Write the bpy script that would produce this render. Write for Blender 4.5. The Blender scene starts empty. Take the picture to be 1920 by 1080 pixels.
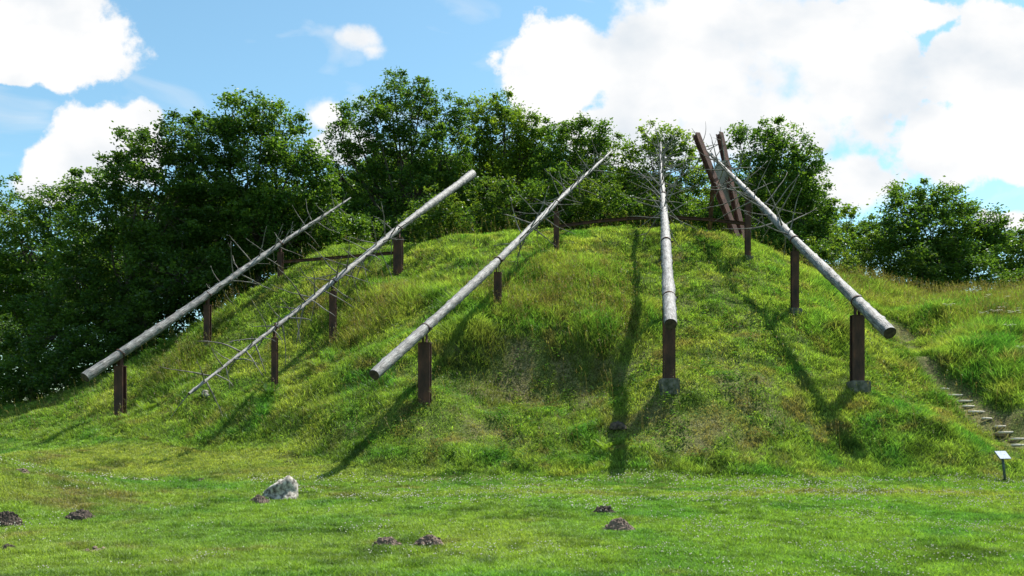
import bpy, math, random
import numpy as np
from mathutils import Vector, Matrix

R = math.radians
sc = bpy.context.scene
# ------------------------------------------------------------------ camera
F, UH, VH, EYE = 1500.0, 960.0, 785.0, 1.65      # focal length and horizon in pixels of a 1920 wide picture
cam = bpy.data.cameras.new('camera')
camo = bpy.data.objects.new('camera', cam)
sc.collection.objects.link(camo)
camo.location = (0, 0, EYE)
camo.rotation_euler = (R(90), 0, 0)
cam.sensor_width = 36.0
cam.lens = 36.0 * F / 1920
cam.shift_y = (VH - 540) / 1920
cam.clip_start = 0.1
cam.clip_end = 5000
sc.camera = camo
# ------------------------------------------------------------------ light
SUN_DIR = Vector((1.62, 1.62, 3.85)).normalized()       # towards the sun
SUN_EL = math.asin(SUN_DIR.z)
SUN_AZ = math.atan2(SUN_DIR.x, SUN_DIR.y)
sl = bpy.data.lights.new('sun', 'SUN')
sl.energy = 5.0
sl.angle = R(0.53)
sl.color = (1.0, 0.95, 0.86)
so = bpy.data.objects.new('sun', sl)
sc.collection.objects.link(so)
so.location = (20, 20, 60)
so.rotation_euler = SUN_DIR.to_track_quat('Z', 'Y').to_euler()
sc.view_settings.view_transform = 'Standard'
sc.view_settings.look = 'None'
sc.view_settings.exposure = 0.85
sc.view_settings.gamma = 1.0
try:
    sc.cycles.max_bounces = 8
    sc.cycles.diffuse_bounces = 3
    sc.cycles.transmission_bounces = 4
    sc.cycles.sample_clamp_indirect = 4
except Exception:
    pass

W = bpy.data.worlds.new('World')
sc.world = W
W.use_nodes = True
nt = W.node_tree
nt.nodes.clear()


def N(t, kind, **kw):
    n = t.nodes.new(kind)
    for k, v in kw.items():
        setattr(n, k, v)
    return n


def math_n(t, op, a, b=None, c=None, clamp=False):
    n = t.nodes.new('ShaderNodeMath')
    n.operation = op
    n.use_clamp = clamp
    for i, x in enumerate((a, b, c)):
        if x is None:
            continue
        if isinstance(x, (int, float)):
            n.inputs[i].default_value = x
        else:
            t.links.new(x, n.inputs[i])
    return n.outputs[0]


def build_sky():
    L = nt.links.new
    sky = N(nt, 'ShaderNodeTexSky', sky_type='NISHITA')
    sky.sun_disc = False
    sky.sun_elevation = SUN_EL
    sky.sun_rotation = SUN_AZ
    sky.altitude = 50
    sky.air_density = 1.0
    sky.dust_density = 0.3
    sky.ozone_density = 2.0
    tint = N(nt, 'ShaderNodeMix', data_type='RGBA', blend_type='MULTIPLY')
    tint.inputs[0].default_value = 1.0
    L(sky.outputs[0], tint.inputs[6])
    tint.inputs[7].default_value = (0.87, 1.06, 0.93, 1)
    bg = N(nt, 'ShaderNodeBackground')
    bg.inputs[1].default_value = 0.115
    L(tint.outputs[2], bg.inputs[0])
    co = N(nt, 'ShaderNodeTexCoord')
    sep = N(nt, 'ShaderNodeSeparateXYZ')
    L(co.outputs['Generated'], sep.inputs[0])
    x, y, z = sep.outputs
    ya = math_n(nt, 'MAXIMUM', math_n(nt, 'ABSOLUTE', y), 0.05)
    a = math_n(nt, 'DIVIDE', x, ya)
    b = math_n(nt, 'DIVIDE', z, ya)
    comb = N(nt, 'ShaderNodeCombineXYZ')
    L(a, comb.inputs[0]); L(b, comb.inputs[1])
    # billows that push the outlines about
    n1 = N(nt, 'ShaderNodeTexNoise'); n1.inputs['Scale'].default_value = 15; n1.inputs['Detail'].default_value = 11
    n1.inputs['Roughness'].default_value = 0.6
    n2 = N(nt, 'ShaderNodeTexNoise'); n2.inputs['Scale'].default_value = 5.0; n2.inputs['Detail'].default_value = 4
    L(comb.outputs[0], n1.inputs['Vector'])
    L(comb.outputs[0], n2.inputs['Vector'])
    clouds = [  # u, v, half width, half height in 1920 px units, mapped to directions
        (60, 30, 150, 80), (150, 90, 110, 75), (20, 120, 60, 40),
        (200, 280, 115, 85), (268, 225, 48, 42), (110, 320, 80, 60), (60, 350, 60, 30),
        (608, 218, 44, 36), (640, 270, 60, 40), (672, 74, 42, 24), (690, 92, 26, 14),
        (1070, 120, 125, 95), (1010, 190, 60, 60), (1300, 130, 240, 160), (1480, 60, 240, 85), (1180, 250, 130, 70),
        (1600, 150, 140, 130), (1400, 230, 200, 80), (1850, 130, 120, 130), (1800, 270, 150, 85), (1590, 345, 90, 60),
        (1620, 60, 90, 80), (1700, 30, 120, 34), (1880, 320, 80, 24), (1930, 300, 90, 50), (1876, 412, 40, 16), (1915, 418, 30, 14),
    ]
    acc = None
    for (u, v, rw, rh) in clouds:
        da = math_n(nt, 'MULTIPLY', math_n(nt, 'SUBTRACT', a, (u - UH) / F), F / rw)
        db = math_n(nt, 'MULTIPLY', math_n(nt, 'SUBTRACT', b, (VH - v) / F), F / rh)
        d2 = math_n(nt, 'ADD', math_n(nt, 'MULTIPLY', da, da), math_n(nt, 'MULTIPLY', db, db))
        f = math_n(nt, 'SUBTRACT', 1.0, math_n(nt, 'SQRT', d2))
        f = math_n(nt, 'MULTIPLY', f, min(1.0, min(rw, rh) / 45))
        acc = f if acc is None else math_n(nt, 'SMOOTH_MAX', acc, f, 0.10)
    nz = math_n(nt, 'MULTIPLY_ADD', n1.outputs[0], 1.5, -0.70)
    fld = math_n(nt, 'ADD', acc, nz)
    # away from the picture: scattered clouds
    far = math_n(nt, 'MULTIPLY_ADD', n2.outputs[0], 2.2, -1.35)
    side = math_n(nt, 'GREATER_THAN', math_n(nt, 'ABSOLUTE', a), 1.0)
    back = math_n(nt, 'LESS_THAN', y, 0.0)
    high = math_n(nt, 'GREATER_THAN', b, 0.62)
    out = math_n(nt, 'MAXIMUM', math_n(nt, 'MAXIMUM', side, back), high)
    far = math_n(nt, 'ADD', far, math_n(nt, 'MULTIPLY_ADD', out, 2.0, -2.0))
    fld = math_n(nt, 'MAXIMUM', fld, far)
    # thin wisps
    n4 = N(nt, 'ShaderNodeTexNoise'); n4.inputs['Scale'].default_value = 6; n4.inputs['Detail'].default_value = 7
    n4.inputs['Distortion'].default_value = 0.8
    mp = N(nt, 'ShaderNodeMapping'); mp.inputs['Scale'].default_value = (1.0, 2.2, 1)
    mp.inputs['Location'].default_value = (3.1, 1.3, 0)
    L(comb.outputs[0], mp.inputs[0]); L(mp.outputs[0], n4.inputs['Vector'])
    wisp = N(nt, 'ShaderNodeMapRange'); wisp.inputs[1].default_value = 0.52; wisp.inputs[2].default_value = 0.8
    wisp.inputs[3].default_value = 0.0; wisp.inputs[4].default_value = 0.75
    L(n4.outputs[0], wisp.inputs[0])
    mr = N(nt, 'ShaderNodeMapRange', interpolation_type='SMOOTHSTEP')
    mr.inputs[1].default_value = -0.04; mr.inputs[2].default_value = 0.17
    n6 = N(nt, 'ShaderNodeTexNoise'); n6.inputs['Scale'].default_value = 3.5; n6.inputs['Detail'].default_value = 2
    L(comb.outputs[0], n6.inputs['Vector'])
    soft = N(nt, 'ShaderNodeMapRange'); soft.inputs[1].default_value = .38; soft.inputs[2].default_value = .6
    soft.inputs[3].default_value = .32; soft.inputs[4].default_value = 1.25
    L(n6.outputs[0], soft.inputs[0])
    L(math_n(nt, 'MULTIPLY', fld, soft.outputs[0]), mr.inputs[0])
    mask = math_n(nt, 'MAXIMUM', mr.outputs[0], wisp.outputs[0])
    # cloud body: brighter puffs, faint grey hollows
    n3 = N(nt, 'ShaderNodeTexNoise'); n3.inputs['Scale'].default_value = 7; n3.inputs['Detail'].default_value = 6
    mp3 = N(nt, 'ShaderNodeMapping'); mp3.inputs['Location'].default_value = (0.6, 4.3, 0)
    mp3.inputs['Scale'].default_value = (1, 1.4, 1)
    L(comb.outputs[0], mp3.inputs[0]); L(mp3.outputs[0], n3.inputs['Vector'])
    ramp = N(nt, 'ShaderNodeValToRGB')
    ramp.color_ramp.elements[0].position = 0.30; ramp.color_ramp.elements[0].color = (0.76, 0.82, 0.88, 1)
    ramp.color_ramp.elements[1].position = 0.53; ramp.color_ramp.elements[1].color = (1.0, 1.0, 1.0, 1)
    L(n3.outputs[0], ramp.inputs[0])
    cb = N(nt, 'ShaderNodeBackground'); cb.inputs[1].default_value = 0.565
    L(ramp.outputs[0], cb.inputs[0])
    mx = N(nt, 'ShaderNodeMixShader')
    L(mask, mx.inputs[0]); L(bg.outputs[0], mx.inputs[1]); L(cb.outputs[0], mx.inputs[2])
    o = N(nt, 'ShaderNodeOutputWorld')
    L(mx.outputs[0], o.inputs[0])


build_sky()

# ------------------------------------------------------------------ terrain function
rng = np.random.default_rng(7)
random.seed(7)


def P(u, v, Y):
    return ((u - UH) / F * Y, Y, EYE + (VH - v) / F * Y)


STEPS = [(1914, 833.5), (1918, 822), (1897, 809.7), (1886, 798.5), (1852, 783.6), (1834, 771), (1818, 760.6), (1816, 751), (1797, 740), (1773, 728)]
ctrl = []
for X in (-14, -7, 0, 7, 14, 21):                        # the mown lawn
    for Y in (-5, 6, 13, 18.5):
        ctrl.append((X, Y, 0.0 + (0.12 if X < -10 and Y > 10 else 0)))
for X in (-2.5, 1.5, 5, 9, 13):
    ctrl.append((X, 20.7, 0.05))
    ctrl.append((X, 19.9, 0.0))
for c in [
    (17.5, 20.6, 0.1), (22, 20.6, 0.3),
    # slope in front, middle
    P(795, 752, 24.1), P(900, 860, 21.9), P(1150, 866, 21.5), P(1250, 850, 21.9), P(1000, 840, 22.9), P(1000, 780, 25.1), P(1000, 725, 26.7), P(1000, 645, 27.5), P(1000, 600, 28.8), P(1000, 560, 30.4), P(1000, 500, 33.4),
    P(900, 780, 24.6), P(900, 715, 26.5), P(900, 640, 27.3),
    P(1120, 790, 24.3), P(1110, 715, 26.8), P(1110, 635, 27.7), P(1130, 520, 32.3),
    P(930, 580, 28.93), P(1042, 478, 34.7), P(1254, 735, 24.3), P(1245, 605, 29.0), P(1238, 490, 34.5),
    P(1350, 680, 26.2), P(1400, 580, 29.9), P(1330, 860, 21.9), P(1500, 860, 22.0), P(1480, 745, 24.7),
    P(1607, 735, 25.5), P(1491, 600, 29.7), P(1403, 488, 34.8),
    P(850, 530, 32.5), P(850, 480, 35.2),
    # crest and top
    P(1130, 436, 37.6), P(1250, 433, 37.8), P(1320, 436, 37.6), P(1390, 455, 37.4), P(1000, 442, 37.8), P(850, 455, 37.9), P(700, 474, 37.6), P(600, 484, 37.2),
    (8, 43, 10.7), (0, 43, 10.4), (-6, 42, 9.6), (4, 50, 9.5), (-6, 50, 8.3), (12, 50, 9.0),
    P(1450, 482, 37.0), P(1500, 507, 36.6), P(1560, 538, 36.0), P(1560, 590, 33.0), P(1640, 640, 29.5), P(1700, 740, 25.5), P(1750, 800, 23.0), P(1660, 870, 21.7), P(1800, 870, 21.4),
    # steps and the bank beyond
    *[P(u, v + 3, 23.4 + .46 * i) for i, (u, v) in enumerate(STEPS)], P(1720, 670, 31.0), P(620, 852, 22.9), P(560, 850, 23.4), P(1690, 625, 34.0), P(1668, 585, 38.0),
    P(1900, 775, 24.6), P(1890, 720, 26.3), P(1830, 690, 27.8), P(1890, 640, 29.5), P(1780, 640, 31.0), P(1890, 590, 33.0), P(1740, 597, 34.5), P(1980, 700, 27), P(1980, 600, 33),
    P(1830, 568, 37.0), P(1920, 556, 38.0), P(1720, 560, 40), P(1640, 540, 41.0), P(1600, 540, 40.0), P(1790, 562, 42.5), P(1920, 548, 42.5), P(1700, 548, 44),
    (22, 52, 8.2), (30, 45, 8.6), (30, 32, 6.5), (30, 24, 3.0), (30, 12, 0.4),
    # left flank
    P(226, 782, 30.0), P(389, 655, 33.0), P(526, 526, 36.5), P(516, 735, 27.5), P(626, 655, 30.5), P(750, 515, 36.0),
    P(430, 580, 37.0), P(330, 642, 36.0), P(200, 715, 35.0), P(80, 765, 34.0), P(0, 765, 38.0), P(0, 828, 29.0), P(110, 838, 27.0),
    P(300, 832, 26.0), P(430, 800, 26.5), P(350, 745, 29.2), P(450, 850, 24.0), P(640, 800, 24.0), P(700, 740, 25.3), P(640, 875, 21.6), P(560, 880, 21.6), P(300, 900, 20.5), P(0, 890, 20.0),
    (-11.5, 17.5, .82), (-10.3, 15.6, .55), (-8.2, 16.5, .15), (-13.5, 18, 1.1), (-13.5, 21, .60), (-9, 19.5, .12), (-10, 13.3, .12), (-7, 14, .0), P(700, 620, 30.0), P(700, 540, 34.0), P(560, 560, 34.5),
    P(480, 862, 22.6), P(380, 868, 22.8), P(250, 868, 23.0),
    (-18, 45, 3.6), (-28, 40, 2.0), (-30, 28, 0.8), (-30, 12, 0.3), (-26, 55, 3.2), (-14, 46, 6.5),
]:
    ctrl.append(c)
ctrl = np.array(ctrl, float)


def tps_k(r2):
    return 0.5 * r2 * np.log(r2 + 1e-9)


def fit(c, lam=0.03):
    n = len(c)
    d2 = ((c[:, None, :2] - c[None, :, :2]) ** 2).sum(-1)
    A = np.zeros((n + 3, n + 3))
    A[:n, :n] = tps_k(d2) + lam * np.eye(n)
    A[:n, n] = 1; A[:n, n + 1:] = c[:, :2]
    A[n, :n] = 1; A[n + 1:, :n] = c[:, :2].T
    b = np.zeros(n + 3); b[:n] = c[:, 2]
    return np.linalg.solve(A, b)


wts = fit(ctrl)


def vnoise(x, y, s, seed=0):
    x = np.asarray(x) / s + 1000.5 + seed * 17.3
    y = np.asarray(y) / s + 1000.5 + seed * 9.1
    xi = np.floor(x).astype(np.int64); yi = np.floor(y).astype(np.int64)
    fx = x - xi; fy = y - yi
    fx = fx * fx * (3 - 2 * fx); fy = fy * fy * (3 - 2 * fy)

    def h(i, j):
        v = (i * 374761393 + j * 668265263 + seed * 2147001) & 0xFFFFFFFF
        v = ((v ^ (v >> 13)) * 1274126177) & 0xFFFFFFFF
        return ((v ^ (v >> 16)) & 0xFFFF) / 65535.0
    return (h(xi, yi) * (1 - fx) + h(xi + 1, yi) * fx) * (1 - fy) + (h(xi, yi + 1) * (1 - fx) + h(xi + 1, yi + 1) * fx) * fy


def tps(x, y):
    x = np.atleast_1d(np.asarray(x, float)); y = np.atleast_1d(np.asarray(y, float))
    out = np.empty(len(x))
    for s in range(0, len(x), 20000):
        xs = x[s:s + 20000]; ys = y[s:s + 20000]
        d2 = (xs[:, None] - ctrl[None, :, 0]) ** 2 + (ys[:, None] - ctrl[None, :, 1]) ** 2
        out[s:s + 20000] = tps_k(d2) @ wts[:len(ctrl)] + wts[-3] + wts[-2] * xs + wts[-1] * ys
    return out


MX = np.array([-60, -30, -18.9, -15.5, -11.7, -6.9, -4.4, -3, 60.0])
MY = np.array([31, 30.5, 29.3, 27.6, 26.0, 23.4, 21.2, 20.6, 20.6])


def rough(x, y):                                          # 0 on mown grass, 1 on the mound
    return np.clip((y - np.interp(x, MX, MY)) / 0.9 + vnoise(x, y, 1.3, 5) * 0.5 - 0.25, 0, 1)


def H(x, y):
    x = np.atleast_1d(np.asarray(x, float)); y = np.atleast_1d(np.asarray(y, float))
    xc = np.clip(x, -31, 31); yc = np.clip(y, -5, 54)
    z = tps(xc, yc)
    d = np.hypot(x - xc, y - yc)
    k = np.clip(d / 40, 0, 1); k = k * k * (3 - 2 * k)
    z = z * (1 - k) + 2.0 * k
    m = rough(x, y)
    pm = np.clip(1.6 - np.hypot(np.maximum(np.abs(x - 15.1) - .5, 0), np.maximum(np.abs(y - 25.6) - 2.4, 0)) / .5, 0, 1)
    m = m * (1 - .9 * pm)
    z += m * ((vnoise(x, y, 1.5, 1) - .5) * 0.30 + (vnoise(x, y, 0.6, 2) - .5) * 0.20 + (vnoise(x, y, 3.5, 3) - .5) * 0.35)
    z += (1 - m) * ((vnoise(x, y, 2.5, 4) - .5) * 0.07 + (vnoise(x, y, 0.5, 8) - .5) * 0.02)
    return z


def h1(x, y):
    return float(H(x, y)[0])


def G(u, v):                                              # where a line of sight first meets the ground
    Y = np.arange(6, 60, 0.04)
    X = (u - UH) / F * Y
    Z = EYE + (VH - v) / F * Y
    g = H(X, Y)
    i = np.argmax(g >= Z)
    if g[i] < Z[i]:
        i = len(Y) - 1
    return float(X[i]), float(Y[i]), float(g[i])


# ------------------------------------------------------------------ mesh helpers
col = sc.collection


def meta(o, label=None, cat=None, group=None, kind=None):
    if label: o['label'] = label
    if cat: o['category'] = cat
    if group: o['group'] = group
    if kind: o['kind'] = kind
    return o


def link(name, me, mat=None, parent=None):
    o = bpy.data.objects.new(name, me)
    col.objects.link(o)
    if mat is not None:
        for m in (mat if isinstance(mat, (list, tuple)) else [mat]):
            me.materials.append(m)
    if parent is not None:
        o.parent = parent
    return o


def empty(name, loc):
    o = bpy.data.objects.new(name, None)
    col.objects.link(o)
    o.location = loc
    o.empty_display_size = 0.3
    return o


def npmesh(name, V, Fc, tint=None, smooth=False):
    me = bpy.data.meshes.new(name)
    k = Fc.shape[1]
    me.vertices.add(len(V)); me.vertices.foreach_set('co', np.asarray(V, np.float32).ravel())
    me.loops.add(len(Fc) * k); me.loops.foreach_set('vertex_index', np.asarray(Fc, np.int32).ravel())
    me.polygons.add(len(Fc))
    me.polygons.foreach_set('loop_start', np.arange(0, len(Fc) * k, k, dtype=np.int32))
    try:
        me.polygons.foreach_set('loop_total', np.full(len(Fc), k, np.int32))
    except Exception:
        pass
    me.update(calc_edges=True)
    me.polygons.foreach_set('use_smooth', np.full(len(Fc), bool(smooth)))
    if tint is not None:
        a = me.attributes.new('tint', 'FLOAT_COLOR', 'FACE')
        c = np.ones((len(Fc), 4), np.float32); c[:, :3] = tint
        a.data.foreach_set('color', c.ravel())
    me.validate()
    return me


def blades(base, h, w, lean, tint, name, bend=0.55):
    """pointed leaves: base point, height, width, horizontal lean vector, colour"""
    n = len(base)
    ang = rng.uniform(0, math.pi, n)
    side = np.stack([np.cos(ang), np.sin(ang), np.zeros(n)], 1) * w[:, None] * 0.5
    up = np.zeros((n, 3)); up[:, 2] = h
    ln = np.zeros((n, 3)); ln[:, :2] = lean
    mid = base + up * bend + ln * 0.3
    tip = base + up * (1 - 0.25 * np.clip(np.linalg.norm(lean, axis=1) / (h + 1e-6), 0, 1.5))[:, None] + ln
    V = np.stack([base, mid - side, tip, mid + side], 1).reshape(-1, 3)
    Fc = np.arange(4 * n).reshape(n, 4)
    return npmesh(name, V, Fc, tint)


class MB:
    """collects simple solids into one mesh"""
    def __init__(self):
        self.v = []; self.f = []

    def add(self, v, f):
        o = len(self.v)
        self.v += [tuple(p) for p in v]
        self.f += [tuple(i + o for i in q) for q in f]

    def box(self, c, s, M=None):
        c = Vector(c); v = []
        for i in range(8):
            p = Vector(((i & 1) - .5, ((i >> 1) & 1) - .5, ((i >> 2) & 1) - .5))
            p = Vector((p.x * s[0], p.y * s[1], p.z * s[2]))
            if M is not None: p = M @ p
            v.append(c + p)
        self.add(v, [(0, 2, 3, 1), (4, 5, 7, 6), (0, 1, 5, 4), (2, 6, 7, 3), (0, 4, 6, 2), (1, 3, 7, 5)])

    def tube(self, pts, rad, n=8, caps=True):
        pts = [Vector(p) for p in pts]
        rings = []
        for i, p in enumerate(pts):
            t = (pts[min(i + 1, len(pts) - 1)] - pts[max(i - 1, 0)]).normalized()
            a = t.cross(Vector((0.13, 0.31, 0.94)))
            if a.length < 0.05: a = t.cross(Vector((1, 0, 0)))
            a.normalize(); b = t.cross(a)
            rings.append([p + (a * math.cos(2 * math.pi * k / n) + b * math.sin(2 * math.pi * k / n)) * rad[i] for k in range(n)])
        v = [q for r in rings for q in r]; f = []
        for i in range(len(pts) - 1):
            for k in range(n):
                k2 = (k + 1) % n
                f.append((i * n + k, i * n + k2, (i + 1) * n + k2, (i + 1) * n + k))
        if caps:
            f.append(tuple(range(n))[::-1]); f.append(tuple((len(pts) - 1) * n + k for k in range(n)))
        self.add(v, f)

    def prism(self, poly, axis_vec):
        """closed polygon (3d points) pushed along a vector"""
        n = len(poly); a = Vector(axis_vec)
        v = [Vector(p) for p in poly] + [Vector(p) + a for p in poly]
        f = [tuple(range(n)), tuple(range(2 * n - 1, n - 1, -1))]
        for i in range(n):
            j = (i + 1) % n
            f.append((i, i + n, j + n, j))
        self.add(v, f)

    def build(self, name, mat, parent=None, smooth=False, bevel=0):
        me = bpy.data.meshes.new(name)
        me.from_pydata(self.v, [], self.f)
        me.update()
        if smooth:
            me.polygons.foreach_set('use_smooth', [True] * len(me.polygons))
        import bmesh
        bm = bmesh.new(); bm.from_mesh(me)
        bmesh.ops.recalc_face_normals(bm, faces=bm.faces)
        if bevel:
            bmesh.ops.bevel(bm, geom=list(bm.edges), offset=bevel, segments=2, affect='EDGES')
        bm.to_mesh(me); bm.free()
        return link(name, me, mat, parent)


# ------------------------------------------------------------------ materials
def mat_base(name):
    m = bpy.data.materials.new(name); m.use_nodes = True
    t = m.node_tree; t.nodes.clear()
    return m, t, t.nodes.new('ShaderNodeOutputMaterial')


def leaf_mat(name, trans=0.5, gloss=0.12, tcol=(1.25, 1.35, 0.5), rough_=0.45):
    m, t, o = mat_base(name)
    L = t.links.new
    at = N(t, 'ShaderNodeAttribute', attribute_name='tint')
    d = N(t, 'ShaderNodeBsdfDiffuse'); L(at.outputs['Color'], d.inputs[0])
    mu = N(t, 'ShaderNodeMix', data_type='RGBA', blend_type='MULTIPLY'); mu.inputs[0].default_value = 1
    L(at.outputs['Color'], mu.inputs[6]); mu.inputs[7].default_value = (*tcol, 1)
    tr = N(t, 'ShaderNodeBsdfTranslucent'); L(mu.outputs[2], tr.inputs[0])
    mx = N(t, 'ShaderNodeMixShader'); mx.inputs[0].default_value = trans
    L(d.outputs[0], mx.inputs[1]); L(tr.outputs[0], mx.inputs[2])
    g = N(t, 'ShaderNodeBsdfGlossy'); g.inputs['Roughness'].default_value = rough_
    g.inputs[0].default_value = (0.9, 0.95, 1, 1)
    lw = N(t, 'ShaderNodeLayerWeight'); lw.inputs[0].default_value = 0.35
    mg = N(t, 'ShaderNodeMixShader')
    L(math_n(t, 'MULTIPLY', lw.outputs['Fresnel'], gloss * 2), mg.inputs[0])
    L(mx.outputs[0], mg.inputs[1]); L(g.outputs[0], mg.inputs[2])
    L(mg.outputs[0], o.inputs[0])
    return m


def solid_mat(name, c1, c2, scale=4, rough_=0.8, stretch=(1, 1, 1), bump=0.3, c3=None, detail=6, metallic=0, lo=0.35, hi=0.65, bscale=None):
    m, t, o = mat_base(name)
    L = t.links.new
    co = N(t, 'ShaderNodeTexCoord')
    mp = N(t, 'ShaderNodeMapping'); mp.inputs['Scale'].default_value = stretch
    L(co.outputs['Object'], mp.inputs[0])
    n = N(t, 'ShaderNodeTexNoise'); n.inputs['Scale'].default_value = scale; n.inputs['Detail'].default_value = detail
    L(mp.outputs[0], n.inputs['Vector'])
    r = N(t, 'ShaderNodeValToRGB')
    r.color_ramp.elements[0].position = lo; r.color_ramp.elements[0].color = (*c1, 1)
    r.color_ramp.elements[1].position = hi; r.color_ramp.elements[1].color = (*c2, 1)
    if c3:
        e = r.color_ramp.elements.new((lo + hi) / 2 + .03); e.color = (*c3, 1)
    L(n.outputs[0], r.inputs[0])
    b = N(t, 'ShaderNodeBsdfPrincipled'); b.inputs['Roughness'].default_value = rough_
    b.inputs['Metallic'].default_value = metallic
    L(r.outputs[0], b.inputs['Base Color'])
    n2 = N(t, 'ShaderNodeTexNoise'); n2.inputs['Scale'].default_value = bscale or scale * 4; n2.inputs['Detail'].default_value = 5
    L(mp.outputs[0], n2.inputs['Vector'])
    bp = N(t, 'ShaderNodeBump'); bp.inputs['Strength'].default_value = bump; bp.inputs['Distance'].default_value = 0.02
    L(n2.outputs[0], bp.inputs['Height']); L(bp.outputs[0], b.inputs['Normal'])
    L(b.outputs[0], o.inputs[0])
    return m


M_leaf = leaf_mat('tree_leaf', 0.52, 0.022, (1.5, 1.45, 0.5))
M_grass = leaf_mat('grass_blade', 0.5, 0.012, (1.2, 1.3, 0.5), 0.5)
M_log = solid_mat('weathered_log', (0.055, 0.05, 0.045), (0.36, 0.355, 0.345), 3.0, 0.62, (8, 8, 1.3), 1.0, (0.21, 0.205, 0.20), lo=0.3, hi=0.68, bscale=9)
_t = M_log.node_tree
_b = [q for q in _t.nodes if q.type == 'BSDF_PRINCIPLED'][0]; _src = _b.inputs['Base Color'].links[0].from_socket
_at = N(_t, 'ShaderNodeAttribute', attribute_name='knot')
_mx = N(_t, 'ShaderNodeMix', data_type='RGBA'); _mx.inputs[7].default_value = (.035, .028, .022, 1)
_t.links.new(math_n(_t, 'MULTIPLY', _at.outputs['Fac'], .85), _mx.inputs[0]); _t.links.new(_src, _mx.inputs[6])
_t.links.new(_mx.outputs[2], _b.inputs['Base Color'])
M_branch = solid_mat('dead_branch', (0.065, 0.055, 0.048), (0.24, 0.225, 0.20), 6, 0.8, bump=0.2)
M_cut_shade = solid_mat('shaded_log_end_grain', (0.015, 0.012, 0.010), (0.07, 0.05, 0.035), 9, 0.85, bump=0.4)  # dark end grain, colour lowered further for the shade on the end faces
M_rust = solid_mat('rusted_steel', (0.026, 0.014, 0.010), (0.14, 0.056, 0.030), 5, 0.85, (1, 1, 0.35), 0.5, (0.068, 0.031, 0.021), detail=12, lo=.3, hi=.72)
M_rust_red = solid_mat('red_rusted_steel', (0.06, 0.025, 0.018), (0.21, 0.085, 0.055), 5, 0.85, (1, 1, 0.35), 0.5, (0.12, 0.05, 0.035), detail=12, lo=.3, hi=.72)
M_plate = solid_mat('weathered_plate', (0.16, 0.15, 0.14), (0.32, 0.31, 0.29), 3, 0.7, (1, 1, 0.4), 0.2)
M_conc = solid_mat('old_concrete', (0.045, 0.055, 0.03), (0.17, 0.16, 0.14), 6, 0.95, bump=1.0)
M_bark = solid_mat('tree_bark', (0.035, 0.03, 0.022), (0.10, 0.085, 0.065), 6, 0.95, (1, 1, 0.3), 0.6)
M_soil = solid_mat('molehill_soil', (0.035, 0.026, 0.02), (0.12, 0.088, 0.068), 9, 1.0, bump=1.0, detail=10, bscale=30)
M_soil_dry = solid_mat('dry_molehill_soil', (0.10, 0.07, 0.052), (0.24, 0.175, 0.135), 9, 1.0, bump=1.0, detail=10, bscale=30)
M_rock = solid_mat('lichen_boulder', (0.08, 0.07, 0.06), (0.56, 0.51, 0.45), 12, 0.95, bump=1.0, c3=(0.33, 0.30, 0.26), detail=12, bscale=16)
M_wood = solid_mat('step_timber', (0.42, 0.37, 0.28), (0.70, 0.64, 0.53), 6, 0.85, (0.3, 3, 3), 0.4)
M_dirt = solid_mat('path_dirt', (0.10, 0.075, 0.05), (0.24, 0.19, 0.13), 3, 1.0, bump=1.0)
M_post = solid_mat('sign_post_metal', (0.035, 0.06, 0.055), (0.07, 0.10, 0.095), 6, 0.5, bump=0.1)
M_frame = solid_mat('sign_frame_metal', (0.06, 0.08, 0.08), (0.12, 0.14, 0.14), 6, 0.5, bump=0.1)


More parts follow.
